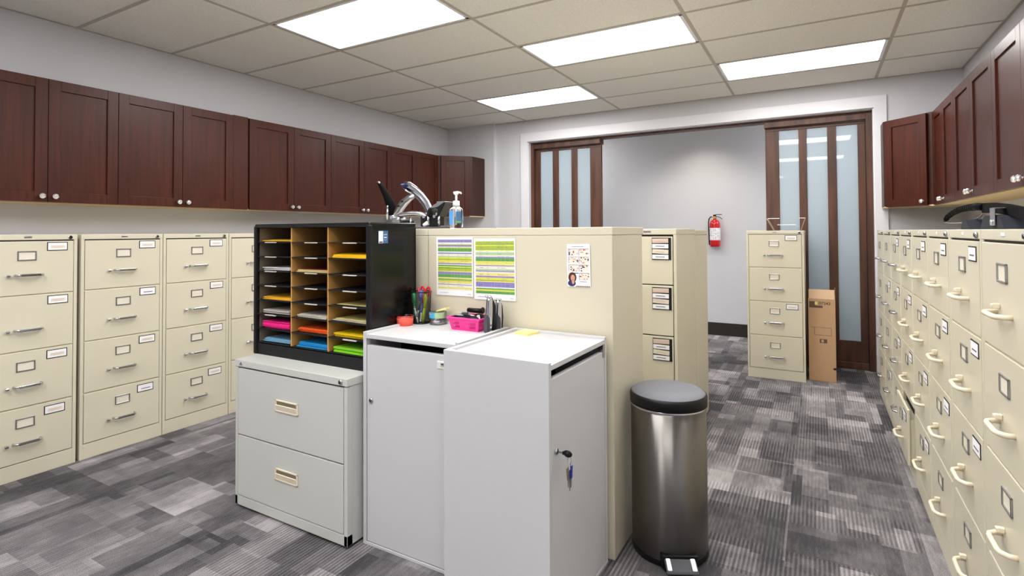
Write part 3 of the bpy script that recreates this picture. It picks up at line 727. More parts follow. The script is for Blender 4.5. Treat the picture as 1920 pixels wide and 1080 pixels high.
# ------------------------------------------------------------------ papers and magnet calendar on the cream cabinet
CY0 = 2.0885
def schedule(label, x0, x1, z0, z1, rows, rot=0):
    w_, h_ = x1-x0, z1-z0; mb = MB()
    mb.box(-w_/2, w_/2, -.0006, 0, -h_/2, h_/2, 'white')
    z = h_/2-.012; tot = sum(r[1] for r in rows); sc = (h_*.86)/tot
    for m_, hh in rows:
        hh *= sc
        if m_: mb.box(-w_/2+.009, w_/2-.006, -.0009, -.0003, z-hh*.94, z, m_)
        # tiny print marks in the row's columns
        for cxx in (.0, .22, .55, .66, .8):
            if random.random() < .65 and hh > .004:
                mb.box(-w_/2+.03+cxx*w_*.8, -w_/2+.03+cxx*w_*.8+random.uniform(.004, .022), -.0011, -.0008, z-hh*.62, z-hh*.5, 'ink')
        z -= hh
    for cxx in (.22, .42, .5, .58, .66, .76, .86): mb.box(-w_/2+cxx*w_, -w_/2+cxx*w_+.0005, -.001, -.0008, -h_*.38, h_/2-.012, 'greywhite')
    mb.box(-w_/2+.02, -w_/2+.07, -.0009, -.0003, -h_/2+.012, -h_/2+.0135, 'ink').box(w_/2-.03, w_/2-.012, -.0009, -.0003, -h_/2+.010, -h_/2+.0115, 'ink')
    o = obj('schedule_sheet', mb, None, ((x0+x1)/2, CY0, (z0+z1)/2), (0, math.radians(rot), 0))
    return tag(o, label, 'paper', 'colour-striped schedule sheets')
R1 = [('purple', 2), ('paleprint', 1.2), ('yelgreen', .5), ('purple', 1), ('paleprint', .6), ('yelgreen', .6), ('green', 2.2), (None, .5), ('purple', .9), ('paleprint', 1.4), ('sage', .8), ('lemon', 1), ('yelgreen', 1), ('lemon', 1.2), ('palecream', .7), ('purple', .8), (None, .4), ('green', 1), ('lemon', .7), ('green', .6), ('yelgreen', 1.8), ('lemon', .5), ('purple', 1.6), ('green', 2.2), ('palecream', .8), ('green', .5), ('yelgreen', .9), ('palecream', .8), ('lemon', .6), ('paleprint', .7), ('purple', .5), ('paleprint', 1.4), ('palecream', .6), ('lemon', .5), ('paleprint', .8)]
R2 = [('yelgreen', 1.3), ('green', .5), ('lemon', .7), ('yelgreen', 1.6), ('green', .4), ('lemon', .6), ('paleprint', .8), ('sage', 1.6), ('paleprint', .8), ('purple', .7), ('green', 1.8), ('lemon', 1.4), ('palecream', .6), ('purple', .5), ('paleprint', 1.5), ('sage', .9), ('purple', .6), ('paleprint', .6), ('palecream', 1.6), ('purple', .9), ('lemon', 1.1), ('yelgreen', .8), ('palecream', .5), ('purple', 2.8), ('paleprint', .5), ('green', .7), ('lemon', .8), ('green', 1.5)]
schedule('colour-striped schedule sheet, left of the pair on the cream cabinet back', -1.609, -1.397, 1.018, 1.297, R1, -.2)
schedule('colour-striped schedule sheet, right of the pair, green band at its bottom', -1.390, -1.169, 1.010, 1.290, R2, -.5)
mb = MB(); cw, ch = .104, .178
mb.box(-cw/2, cw/2, -.0012, 0, -ch/2, ch/2, 'white')
mb.box(-.03, .024, -.0015, -.0005, ch/2-.012, ch/2-.010, 'ink')
for gy in range(4):
    for gx in range(2):
        if gy == 3 and gx == 0: continue
        x0 = -.046+gx*.047; z1 = ch/2-.020-gy*.0335
        mb.box(x0, x0+.045, -.0015, -.0005, z1-.0015, z1, 'navy').box(x0, x0+.002, -.0015, -.0005, z1-.028, z1, 'purple')
        mb.box(x0+.002, x0+.045, -.0014, -.0005, z1-.028, z1-.0015, 'paleprint')
        for q in range(9):
            a, b_ = random.randrange(7), random.randrange(5)
            mb.box(x0+.003+a*.006, x0+.0085+a*.006, -.0017, -.0005, z1-.007-b_*.005, z1-.0025-b_*.005, random.choice(['salmon', 'navy', 'salmon', 'darkred']))
x0 = -.046; z1 = ch/2-.020-3*.0335
mb.box(x0, x0+.022, -.0015, -.0005, z1-.003, z1, 'salmon').box(x0+.024, x0+.045, -.0015, -.0005, z1-.003, z1, 'navy')
# small portrait of a dark-haired person
def disc(cx, cz, rx, rz_, m_, y):
    vs = [(cx+rx*math.cos(2*PI*k/18), y, cz+rz_*math.sin(2*PI*k/18)) for k in range(18)]; mb.quad(vs, m_)
disc(-.029, -.051, .0185, .022, 'hair', -.0016); disc(-.032, -.075, .018, .013, 'navy', -.00165); disc(-.026, -.069, .006, .010, 'skin', -.0017); disc(-.027, -.053, .0095, .0135, 'skin', -.0018)
disc(-.0305, -.051, .0013, .0008, 'hair', -.0019); disc(-.0235, -.051, .0013, .0008, 'hair', -.0019); disc(-.027, -.060, .003, .0011, 'darkred', -.0019)
mb.box(.0, .036, -.0016, -.0005, -.0615, -.0605, 'ink').box(.004, .036, -.0016, -.0005, -.070, -.068, 'ink').box(-.004, .046, -.0016, -.0005, -.0765, -.0758, 'salmon')
for k in range(8): mb.box(-.012+k*.0078, -.012+k*.0078+.0058, -.0016, -.0005, -.0885, -.0855, 'darkred' if k % 2 else 'hair')
o = obj('magnet_calendar', mb, None, (-.867, CY0, 1.179), (0, math.radians(-.8), 0)); tag(o, 'small year calendar with a portrait of a curly-haired person on the cream cabinet', 'calendar')

# ------------------------------------------------------------------ step bin
BX, BY, BR = -.552, 2.288, .152
t = thing('step_bin', 'tall round stainless steel step bin with black lid beside the cream cabinet', 'trash bin', (BX, BY, 0), math.radians(27))
mb = MB(); mb.lathe([(0, 0), (BR*.93, 0), (BR*.985, .006), (BR*1.012, .018), (BR*1.012, .028), (BR, .032), (0, .032)], 'black', n=48); mb.box(-.06, .06, -BR-.012, -.05, .0, .02, 'black', .006); obj('base', mb, t)
mb = MB(); mb.lathe([(BR*.99, .030), (BR, .032), (BR, .598), (BR*.975, .598), (BR*.975, .58)], 'brushed', n=64); obj('body', mb, t)
mb = MB(); mb.lathe([(BR, .596), (BR*1.012, .598), (BR*1.012, .604), (BR, .606)], 'chrome', n=64); obj('rim', mb, t)
mb = MB(); mb.lathe([(BR*.96, .603), (BR*1.025, .606), (BR*1.03, .64), (BR*1.012, .648), (BR*.97, .652)], 'black', n=64)
mb.lathe([(BR*.985, .6505), (BR*.9, .660), (BR*.7, .665), (BR*.3, .669), (0, .670)], 'lid', n=64); mb.box(-.03, .03, BR-.01, BR+.012, .575, .64, 'black', .005); obj('lid', mb, t)
mb = MB()
mb.box(-.070, .070, -BR-.010, -BR+.035, .014, .062, 'black', .004)
mb.prism([(-BR-.058, .018), (-BR-.055, .026), (-BR-.006, .052), (-BR-.004, .044)], 0, -.060, .060, 'grayplastic', .002)
for s_ in (-1, 1): mb.prism([(-BR-.052, .0285), (-BR-.050, .0315), (-BR-.010, .0530), (-BR-.010, .050)], 0, s_*.047-.008, s_*.047+.008, 'steel', .001)
obj('pedal', mb, t)

# ------------------------------------------------------------------ cardboard box
t = thing('cardboard_box', 'tall narrow brown cardboard box leaning between file cabinet and sliding door', 'box', (.027, 5.425, 0), math.radians(-1.5))
mb = MB(); hw = .103; D_ = .40; th = .004; HB = .718
mb.box(-hw, hw, 0, th, 0, HB, 'cardboard').box(-hw, hw, D_-th, D_, 0, HB, 'cardboard').box(-hw, -hw+th, th, D_-th, 0, HB, 'cardboard').box(hw-th, hw, th, D_-th, 0, HB, 'cardboard').box(-hw, hw, 0, D_, 0, th, 'cardboard')
obj('body', mb, t)
mb = MB(); mb.box(-hw+.004, hw-.006, .010, .014, .60, .800, 'cardlight'); obj('flap', mb, t)['label'] = 'paler inner flap standing above the front'
mb = MB(); mb.box(hw-.0035, hw-.0005, .03, .36, .70, .79, 'cardboard'); obj('flap', mb, t)
mb = MB(); mb.text('07343', .036, 'cardink', T(-.022, -.0006, .668) @ FRONT, bold=True); obj('number_print', mb, t)['label'] = 'dark printed number'
mb = MB(); mb.box(-.095, .008, -.0008, 0, .640, .660, 'cardink').box(-.095, -.048, -.0008, 0, .6595, .695, 'cardink').box(-.052, -.032, -.0009, 0, .668, .692, 'palecream'); obj('logo_print', mb, t)
mb = MB()
for a in ((-.085, .072, .468, .4705), (-.058, .072, .402, .4045), (-.058, -.0555, .402, .4705), (.0695, .072, .402, .4705)): mb.box(a[0], a[1], -.0008, 0, a[2], a[3], 'cardink')
obj('frame_print', mb, t)
mb = MB(); mb.box(-.018, .038, -.0008, 0, .335, .370, 'cardink').box(-.006, .012, -.0010, 0, .340, .365, 'cardboard'); obj('symbol_print', mb, t)
mb = MB(); mb.box(.082, .103, -.0008, 0, .110, .128, 'blackmatte'); obj('hand_hole', mb, t)

# ------------------------------------------------------------------ clear desk tray on the freestanding cabinet
t = thing('desk_tray', 'clear plastic desk tray with flared sides on the freestanding file cabinet', 'desk tray', (-.238, 5.62, 1.3195))
def slab(pa, pb, y0, y1, th, m_):
    mb = MB(); mb.prism([(pa[0]-th/2, pa[1]), (pa[0]+th/2, pa[1]), (pb[0]+th/2, pb[1]), (pb[0]-th/2, pb[1])], 1, y0, y1, m_); return mb
mb = MB(); mb.box(-.115, .128, -.10, .10, 0, .004, 'clear'); obj('base', mb, t)
for s_, a, b_ in ((-1, -.112, -.170), (1, .112, .148)):
    obj('side', slab((a, .004), (b_, .116), -.10, .10, .004, 'smoke'), t)
    mb = MB(); mb.box(b_-.030 if s_ > 0 else b_-.004, b_+.004 if s_ > 0 else b_+.052, -.104, -.096, .112, .118, 'clear').box(b_-.062 if s_ > 0 else b_, b_ if s_ > 0 else b_+.10, .094, .102, .113, .119, 'whiteplastic'); obj('rim', mb, t)
mb = MB(); mb.box(-.070, .038, .094, .098, 0, .054, 'clear').box(-.090, .066, .092, .100, .052, .058, 'whiteplastic'); obj('back', mb, t)

# ------------------------------------------------------------------ fire extinguisher on the hallway wall
t = thing('fire_extinguisher', 'red fire extinguisher hanging on the hallway wall', 'fire extinguisher', (-1.115, HY-.085, 1.12))
mb = MB(); r_ = .062
mb.lathe([(0, 0), (r_*.8, 0), (r_*.97, .006), (r_, .02), (r_, .285), (r_*.96, .300), (r_*.8, .322), (r_*.5, .338), (r_*.3, .345), (r_*.3, .352), (0, .352)], 'red', n=32); obj('cylinder', mb, t)
mb = MB(); n_ = 20; a0, a1 = math.radians(178), math.radians(362)
rr = r_+.0012
for k in range(n_):
    A = a0+(a1-a0)*k/n_; B = a0+(a1-a0)*(k+1)/n_
    mb.quad([(rr*math.cos(A), rr*math.sin(A), .083), (rr*math.cos(B), rr*math.sin(B), .083), (rr*math.cos(B), rr*math.sin(B), .235), (rr*math.cos(A), rr*math.sin(A), .235)], 'white')
rr = r_+.0020
random.seed(3)
for row in range(9):
    for k in range(7):
        if random.random() < .45: continue
        A = math.radians(192+k*22); B = A+math.radians(random.uniform(6, 16)); z = .092+row*.0152
        mb.quad([(rr*math.cos(A), rr*math.sin(A), z), (rr*math.cos(B), rr*math.sin(B), z), (rr*math.cos(B), rr*math.sin(B), z+.005), (rr*math.cos(A), rr*math.sin(A), z+.005)], 'ink' if random.random() < .7 else 'darkred')
obj('instruction_label', mb, t)
mb = MB(); mb.cyl((0, 0, .345), (0, 0, .385), .016, 'brass', n=16); mb.cyl((0, -.012, .368), (0, -.026, .368), .017, 'brass', n=18); mb.cyl((-.012, 0, .372), (-.032, 0, .376), .009, 'steel', n=12); obj('valve', mb, t)
mb = MB(); mb.tube([(-.02, 0, .398), (.03, 0, .404), (.085, 0, .404)], .006, 'black', 8, flat=(1.6, .7)); mb.tube([(.0, 0, .380), (.035, 0, .378), (.065, 0, .366), (.088, 0, .346)], .006, 'black', 8, flat=(1.6, .7)); mb.box(-.02, .015, -.009, .009, .376, .402, 'black', .002); obj('handle', mb, t)
mb = MB(); mb.tube([(-.030, 0, .376), (-.050, -.002, .374), (-.068, -.004, .352), (-.074, -.006, .31), (-.073, -.008, .22), (-.069, -.008, .12), (-.067, -.008, .06)], .0075, 'black', 10); mb.cyl((-.067, -.008, .07), (-.065, -.008, .02), .010, 'black', r1=.0075, n=12); obj('hose', mb, t)
mb = MB(); mb.box(-.02, .02, r_-.004, .084, .02, .34, 'steel', .002); obj('bracket', mb, t)

# ------------------------------------------------------------------ punch and stapler on the cream cabinet top
ZC = 1.3385
# silver high-capacity stapler with raised lever
t = thing('heavy_duty_stapler', 'silver heavy-duty stapler with a tall arched lever behind the black sorter', 'stapler', (-1.995, 2.37, ZC))
mb = MB(); mb.box(-.15, .165, -.045, .045, 0, .016, 'grayplastic', .004).box(-.145, -.075, -.036, .036, .012, .085, 'steel', .018, 4).box(.085, .125, -.03, .03, .014, .085, 'black', .006)
mb.box(-.06, -.01, -.028, .028, .014, .06, 'black', .006).cyl((.012, -.03, .014), (.012, -.03, .08), .006, 'chrome', n=12); obj('base', mb, t)
mb = MB(); mb.tube([(-.13, 0, .085), (-.08, 0, .10), (0, 0, .105), (.07, 0, .098), (.13, 0, .085)], [.012, .017, .018, .017, .013], 'steel', 12, flat=(1.4, 1)); obj('magazine', mb, t)
arc = [(-.132, 0, .082), (-.118, 0, .116), (-.094, 0, .152), (-.062, 0, .186), (-.024, 0, .212), (.018, 0, .232)]
mb = MB(); mb.tube(arc, [.016, .018, .018, .017, .014, .009], 'steel', 12, flat=(1.7, .85)); mb.cyl((-.14, -.03, .082), (-.14, .03, .082), .014, 'chrome', n=14)
for q in ((-.085, .158), (-.055, .188)): mb.cyl((q[0], -.034, q[1]), (q[0], -.026, q[1]), .007, 'black', n=10)
obj('arch', mb, t)
lev = [(.142, 0, .084), (.130, 0, .128), (.106, 0, .176), (.068, 0, .222), (.022, 0, .260), (-.030, 0, .290), (-.072, 0, .302)]
mb = MB(); mb.tube(lev, [.010, .011, .011, .011, .013, .015, .011], 'chrome', 12, flat=(2.3, .5)); mb.tube([(p[0]-.012, 0, p[2]-.014) for p in lev[:-1]], [.008, .011, .012, .012, .013, .013], 'dmetal', 10, flat=(1.5, .7))
mb.tube([(-.064, 0, .286), (-.04, 0, .262), (.004, 0, .236)], [.010, .012, .006], 'steel', 10, flat=(1.7, .6)); obj('lever', mb, t)
mb = MB(); mb.tube([(-.086, 0, .305), (-.070, 0, .304), (-.048, 0, .297)], [.009, .016, .019], 'bluestrut', 12, flat=(1.7, .5)); obj('lever_tip', mb, t)['label'] = 'dark blue tip'
t.scale = (.93, 1, .84)
# second: black stapler lever behind
t = thing('hole_punch', 'black upright punch lever left of the silver heavy-duty stapler', 'hole punch', (-2.335, 2.47, ZC)); t.scale = (1, 1, .96)
mb = MB(); mb.box(-.02, .17, -.04, .04, 0, .03, 'black', .006).box(.05, .13, -.03, .03, .03, .09, 'grayplastic', .008); obj('base', mb, t)
mb = MB(); mb.tube([(.108, 0, .07), (.094, 0, .13), (.074, 0, .175), (.040, 0, .232), (.004, 0, .284), (-.012, 0, .300)], [.026, .036, .030, .021, .016, .011], 'rubber', 12, flat=(1.0, .8)); obj('lever', mb, t)
mb = MB(); mb.cyl((.088, -.03, .06), (.086, -.03, .150), .0075, 'chrome', n=12); obj('strut', mb, t)
mb = MB(); mb.tube([(.0, 0, .294), (-.006, -.002, .303), (-.016, 0, .303)], .011, 'steel', 10, flat=(1, .6)); obj('lever_tip', mb, t)
# third: black three-hole punch at the right
t = thing('hole_punch', 'black and chrome hole punch with slanted handle between silver stapler and sanitizer bottle', 'hole punch', (-1.752, 2.285, ZC)); t.scale = (.95, 1, .93)
mb = MB(); mb.box(-.13, .105, -.05, .05, 0, .012, 'grayplastic', .003).box(.04, .105, -.03, .03, .010, .018, 'steel', .003); obj('base', mb, t)
for xx in (-.072, .002):
    mb = MB(); mb.box(xx-.022, xx+.026, -.024, .024, .012, .076, 'black', .005).cyl((xx+.026, -.026, .012), (xx+.026, -.026, .082), .006, 'chrome', n=12).cyl((xx-.004, -.03, .07), (xx-.004, -.018, .07), .009, 'chrome', n=12).cyl((xx+.014, -.03, .084), (xx+.014, -.018, .084), .008, 'chrome', n=12); obj('punch_head', mb, t)
mb = MB(); mb.cyl((-.07, -.03, .02), (-.045, -.03, .035), .012, 'whiteplastic', n=12); obj('knob', mb, t)
mb = MB(); mb.prism([(-.055, .075), (-.04, .115), (.035, .150), (.075, .150), (.078, .144), (.03, .066), (.018, .066), (.028, .110), (.005, .120), (-.02, .105), (-.032, .076)], 1, -.035, .035, 'black', .003)
mb.prism([(-.030, .1195), (.034, .1515), (.076, .1515), (.028, .124), (-.01, .118)], 1, -.0365, -.0352, 'steel'); mb.box(.02, .078, -.036, .036, .1485, .154, 'steel', .002); obj('handle', mb, t)

# hand sanitizer bottle
t = thing('pump_bottle', 'clear pump bottle of hand sanitizer with blue label on the cream cabinet', 'pump bottle', (-1.585, 2.22, ZC))
mb = MB(); mb.lathe([(0, 0), (.034, 0), (.0375, .006), (.0375, .088), (.034, .100), (.022, .108), (.0175, .112), (.0175, .118), (0, .118)], 'clear', n=32, sy=.8); obj('bottle', mb, t)
mb = MB(); rr = .0382
for k in range(14):
    A = math.radians(180+k*6.6); B = math.radians(180+(k+1)*6.6)
    mb.quad([(rr*math.cos(A), .8*rr*math.sin(A), .020), (rr*math.cos(B), .8*rr*math.sin(B), .020), (rr*math.cos(B), .8*rr*math.sin(B), .090), (rr*math.cos(A), .8*rr*math.sin(A), .090)], 'gel')
for k in range(7):
    A = math.radians(296+k*6.6); B = math.radians(296+(k+1)*6.6)
    mb.quad([(rr*math.cos(A), .8*rr*math.sin(A), .025), (rr*math.cos(B), .8*rr*math.sin(B), .025), (rr*math.cos(B), .8*rr*math.sin(B), .085), (rr*math.cos(A), .8*rr*math.sin(A), .085)], 'steelblue')
    mb.quad([(rr*1.02*math.cos(A), .82*rr*math.sin(A), .030), (rr*1.02*math.cos(B), .82*rr*math.sin(B), .030), (rr*1.02*math.cos(B), .82*rr*math.sin(B), .037), (rr*1.02*math.cos(A), .82*rr*math.sin(A), .037)], 'green')
obj('bottle_label', mb, t)
mb = MB(); mb.cyl((0, 0, .112), (0, 0, .140), .018, 'whiteplastic', r1=.0165, n=24, bev=.002).cyl((0, 0, .14), (0, 0, .172), .0055, 'whiteplastic', n=12).cyl((0, 0, .168), (0, 0, .181), .010, 'whiteplastic', n=16, bev=.003)
mb.tube([(-.014, 0, .181), (.010, 0, .183), (.026, 0, .181), (.031, 0, .175)], [.007, .006, .0045, .004], 'whiteplastic', 10); mb.cyl((0, 0, .02), (0, 0, .112), .003, 'whiteplastic', n=8); obj('pump', mb, t)

# ------------------------------------------------------------------ desk things on the white cabinets
ZA = .8872
t = thing('round_tub', 'small round clear tub filled with coral pink, left on the white cabinet', 'tub', (-1.680, 1.94, ZA))
mb = MB(); mb.lathe([(0, 0), (.036, 0), (.0385, .034), (.037, .036), (0, .036)], 'coral', n=32); obj('contents', mb, t)
mb = MB(); mb.lathe([(.0378, .030), (.0405, .046), (.0395, .046), (.0372, .030)], 'clear', n=32); obj('cup', mb, t)
# mesh pen cup
px_, py_ = -1.652, 2.025
t = thing('pen_cup', 'black wire mesh cup holding pens and scissors beside the sorter', 'pen cup', (px_, py_, ZA))
mb = MB(); n_ = 44; R0, R1, HC = .040, .047, .150
for k in range(n_):
    a = 2*PI*k/n_; mb.tube([(R0*math.cos(a), R0*math.sin(a), .004), (R1*math.cos(a), R1*math.sin(a), HC)], .00055, 'black', 4)
for k in range(1, 22):
    f = k/22; r_ = R0+(R1-R0)*f; mb.tube([(r_*math.cos(2*PI*j/28), r_*math.sin(2*PI*j/28), HC*f) for j in range(28)], .00055, 'black', 4, closed=True)
obj('mesh_wall', mb, t)
mb = MB(); mb.tube([(R1*math.cos(2*PI*j/32), R1*math.sin(2*PI*j/32), HC) for j in range(32)], .003, 'black', 8, closed=True); obj('rim', mb, t)
mb = MB(); mb.lathe([(0, 0), (.042, 0), (.042, .005), (0, .005)], 'black', n=28); obj('base', mb, t)
def pen(name, label, cat, a, b_, r_, m1, m2=None, cap=.35, group='pens in the mesh cup'):
    b_ = (b_[0], b_[1], b_[2]*1.28); a = Vector((px_, py_, ZA))+Vector(a); b_ = Vector((px_, py_, ZA))+Vector(b_); d = b_-a
    o = thing(name, label, cat, a, 0, group); 
    mb = MB(); mb.cyl((0, 0, 0), d*(1-cap), r_, m1, n=12, bev=r_*.2); obj('barrel', mb, o)
    mb = MB(); mb.cyl(d*(1-cap), d, r_*1.12, m2 or m1, n=12, bev=r_*.3); obj('cap', mb, o)
pen('marker', 'green-capped marker in the mesh cup', 'marker', (-.018, -.022, .007), (-.030, -.020, .112), .007, 'greenink', 'greenink', .5)
pen('marker', 'red-capped marker leaning left in the mesh cup', 'marker', (.006, .016, .007), (-.030, .012, .130), .005, 'darkred', 'redplastic')
pen('marker', 'blue marker standing in the middle of the mesh cup', 'marker', (.002, -.004, .007), (-.003, 0, .122), .0075, 'blueink', 'blueink')
pen('pen', 'grey pen leaning steeply right across the mesh cup', 'pen', (-.014, -.030, .008), (.026, -.030, .088), .0045, 'steel', 'grayplastic', .45)
pen('pen', 'white pen leaning left across the front of the mesh cup', 'pen', (.006, -.034, .007), (-.034, -.020, .085), .004, 'whiteplastic', 'whiteplastic')
pen('highlighter', 'lime highlighter leaning right in the mesh cup', 'highlighter', (.020, -.014, .007), (.036, -.010, .110), .0075, 'limeplastic', 'limeplastic', .5)
pen('pen', 'white and red pen lying low in the mesh cup', 'pen', (.014, -.024, .009), (-.010, .020, .080), .004, 'whiteplastic', 'redplastic')
t = thing('scissors', 'red-handled scissors standing in the mesh cup', 'scissors', (px_+.014, py_+.006, ZA)); t.scale = (1, 1, 1.25)
mb = MB(); mb.prism([(-.006, .006), (.004, .006), (.008, .085), (-.004, .085)], 1, -.001, .0005, 'steel').prism([(-.002, .006), (.005, .006), (.014, .085), (.0, .085)], 1, .001, .0025, 'steel'); obj('blades', mb, t)
for cx_, tl in ((-.009, -12), (.020, 24)):
    mb = MB(); ang = math.radians(tl)
    pts = [(cx_+.011*math.cos(q)*1.0*math.cos(ang)+.020*math.sin(q)*math.sin(ang), 0, .118+.020*math.sin(q)*math.cos(ang)-.011*math.cos(q)*math.sin(ang)) for q in [2*PI*j/20 for j in range(20)]]
    mb.tube(pts, .0045, 'redplastic', 8, closed=True, flat=(1, 1)); mb.tube([(cx_*.3, 0, .070), (cx_*.7, 0, .100)], .005, 'redplastic', 8); obj('handle', mb, t)
# clip tub with blue label and sticky notes on top
t = thing('clip_tub', 'round clear tub of paper clips with a blue label beside the pink basket', 'tub', (-1.563, 2.038, ZA))
mb = MB(); mb.lathe([(0, 0), (.036, 0), (.039, .006), (.039, .030), (0, .030)], 'steel', n=28); 
random.seed(5)
for k in range(60):
    a = random.uniform(PI, 2*PI); z = random.uniform(.004, .028); p = Vector((.0395*math.cos(a), .0395*math.sin(a), z)); q = p+Vector((-math.sin(a), math.cos(a), random.uniform(-1, 1)))*.007
    mb.tube([p, q], .0006, 'chrome' if k % 2 else 'gap', 4)
obj('clips', mb, t)
mb = MB(); mb.lathe([(.040, .001), (.0405, .030), (.041, .031), (.041, .058), (.039, .060), (0, .060)], 'clear', n=32); obj('tub', mb, t)
mb = MB(); rr = .0415
for k in range(22):
    A = math.radians(168+k*8.4); B = math.radians(168+(k+1)*8.4)
    mb.quad([(rr*math.cos(A), rr*math.sin(A), .032), (rr*math.cos(B), rr*math.sin(B), .032), (rr*math.cos(B), rr*math.sin(B), .058), (rr*math.cos(A), rr*math.sin(A), .058)], 'sky' if k < 14 else 'sage')
    if 6 < k < 11: mb.quad([(rr*1.01*math.cos(A), rr*1.01*math.sin(A), .047), (rr*1.01*math.cos(B), rr*1.01*math.sin(B), .047), (rr*1.01*math.cos(B), rr*1.01*math.sin(B), .053), (rr*1.01*math.cos(A), rr*1.01*math.sin(A), .053)], 'salmon')
    if k in (0, 1, 2): mb.quad([(rr*1.01*math.cos(A), rr*1.01*math.sin(A), .036), (rr*1.01*math.cos(B), rr*1.01*math.sin(B), .036), (rr*1.01*math.cos(B), rr*1.01*math.sin(B), .054), (rr*1.01*math.cos(A), rr*1.01*math.sin(A), .054)], 'white')
obj('tub_label', mb, t)
mb = MB(); mb.prism([(-.006, .0), (.046, .014), (.044, .022), (-.004, .006)], 1, -.020, .018, 'stickyyellow'); o = obj('sticky_notes', mb, None, (-1.555, 2.038, ZA+.0605), (0, 0, math.radians(8))); tag(o, 'pale yellow sticky notes lying on the round clip tub', 'sticky notes')

# pink basket
bx, by = -1.352, 2.003
t = thing('basket', 'pink perforated plastic basket on the white cabinet', 'basket', (bx, by, ZA), math.radians(0))
def basket_wall(w0, w1, hgt, m_):
    """wall in local XZ at y=0, with two groups of slots"""
    mb = MB(); rows = [.012, .024, .029, .041]
    zz = [0, .010, .022, .027, .039, hgt]
    cols = []
    nslot = 5; pit = .0066; sl = .0043
    for gc_ in (-.27, .27):
        c0 = gc_*w0*2*.5*1.05
        for k in range(nslot): cols.append((c0+(k-(nslot-1)/2)*pit-sl/2, c0+(k-(nslot-1)/2)*pit+sl/2))
    th = .0022
    def sc(x, z): return x*(1+(w1/w0-1)*z/hgt)
    def cellbox(xa, xb, za, zb):
        mb.prism([(sc(xa, za), za), (sc(xb, za), za), (sc(xb, zb), zb), (sc(xa, zb), zb)], 1, 0, th, m_)
    for za, zb, solid in ((0, .010, 1), (.010, .0225, 0), (.0225, .0265, 1), (.0265, .039, 0), (.039, hgt, 1)):
        if solid: cellbox(-w0/2, w0/2, za, zb)
        else:
            x = -w0/2
            for a, b_ in cols: cellbox(x, a, za, zb); x = b_
            cellbox(x, w0/2, za, zb)
    return mb
BW, BD, BH, fl = .140, .098, .055, .012
for k, (ww, off, rz_) in enumerate(((BW, (0, -BD/2, 0), 0), (BW, (0, BD/2, 0), PI), (BD, (BW/2, 0, 0), PI/2), (BD, (-BW/2, 0, 0), -PI/2))):
    tilt = math.atan(fl/BH)
    mb = basket_wall(ww, ww+2*fl, BH, 'pinkplastic'); mb.xf(Matrix.Rotation(rz_, 4, 'Z') @ Matrix.Rotation(tilt, 4, 'X')); obj('wall', mb, t, off)
mb = MB(); mb.box(-BW/2, BW/2, -BD/2, BD/2, 0, .003, 'pinkplastic'); obj('base', mb, t)
mb = MB(); a, b_ = BW/2+fl, BD/2+fl
for q in ((-a-.006, a+.006, -b_-.006, -b_+.002), (-a-.006, a+.006, b_-.002, b_+.006), (-a-.006, -a+.002, -b_+.002, b_-.002), (a-.002, a+.006, -b_+.002, b_-.002)): mb.box(q[0], q[1], q[2], q[3], BH-.006, BH+.003, 'pinkplastic', .003)
obj('rim', mb, t)
# black things in the basket
zb = ZA+.004
def bthing(name, label, cat, build, loc, rz=0):
    o = thing(name, label, cat, loc, rz, 'things in the pink basket'); build(o); return o
def remover(o):
    mb = MB(); mb.tube([(-.042, 0, .010), (-.02, 0, .016), (.01, 0, .018), (.038, 0, .012)], [.008, .013, .014, .009], 'black', 12, flat=(1.3, .8)); obj('body', mb, o)
    mb = MB(); mb.tube([(-.038, -.003, .024), (-.01, -.003, .031), (.02, -.003, .030)], [.004, .006, .004], 'steel', 8, flat=(1.6, .6)); obj('trim', mb, o)
bthing('stapler', 'small black and chrome stapler at the front of the pink basket', 'stapler', remover, (bx-.035, by-.035, zb+.030), .1)
bthing('stapler', 'black stapler lying at the right front of the pink basket', 'stapler', remover, (bx+.028, by-.028, zb+.032), -.35)
def dispenser(o):
    mb = MB(); mb.prism([(-.055, 0), (.052, 0), (.056, .012), (.040, .034), (.010, .038), (-.02, .022), (-.052, .020)], 1, -.016, .016, 'black', .004); obj('body', mb, o)
    mb = MB(); mb.cyl((.026, -.017, .021), (.026, .017, .021), .013, 'whiteplastic', n=20); obj('tape_roll', mb, o)
bthing('tape_dispenser', 'black tape dispenser at the right rear of the pink basket', 'tape dispenser', dispenser, (bx+.022, by+.008, zb+.028), -.05).scale = (.85, .85, 1)
def roller(o):
    mb = MB(); mb.cyl((-.038, 0, .010), (.036, 0, .010), .011, 'black', n=16, bev=.002); mb.cyl((.034, 0, .012), (.046, 0, .012), .015, 'black', n=18, bev=.003); obj('barrel', mb, o)
bthing('stamp_roller', 'black cylinder lying on top at the back of the pink basket', 'roller', roller, (bx-.006, by+.042, zb+.062), .05)
def eraser(o):
    mb = MB(); mb.box(-.020, .020, -.010, .010, 0, .012, 'paleblue', .003); obj('body', mb, o)
    mb = MB(); mb.box(-.016, .018, -.0105, .0105, .001, .0125, 'grayplastic', .003); obj('band', mb, o)
bthing('eraser', 'pale blue and grey eraser on top in the pink basket', 'eraser', eraser, (bx-.030, by-.002, zb+.056), .5)
def blob(o):
    mb = MB(); mb.tube([(-.052, .0, .012), (-.03, .004, .015), (.0, 0, .016), (.05, -.004, .014)], [.009, .014, .015, .010], 'blackmatte', 12); obj('body', mb, o)
bthing('marker', 'thick black marker buried in the middle of the pink basket', 'marker', blob, (bx-.004, by+.008, zb+.026), .25)
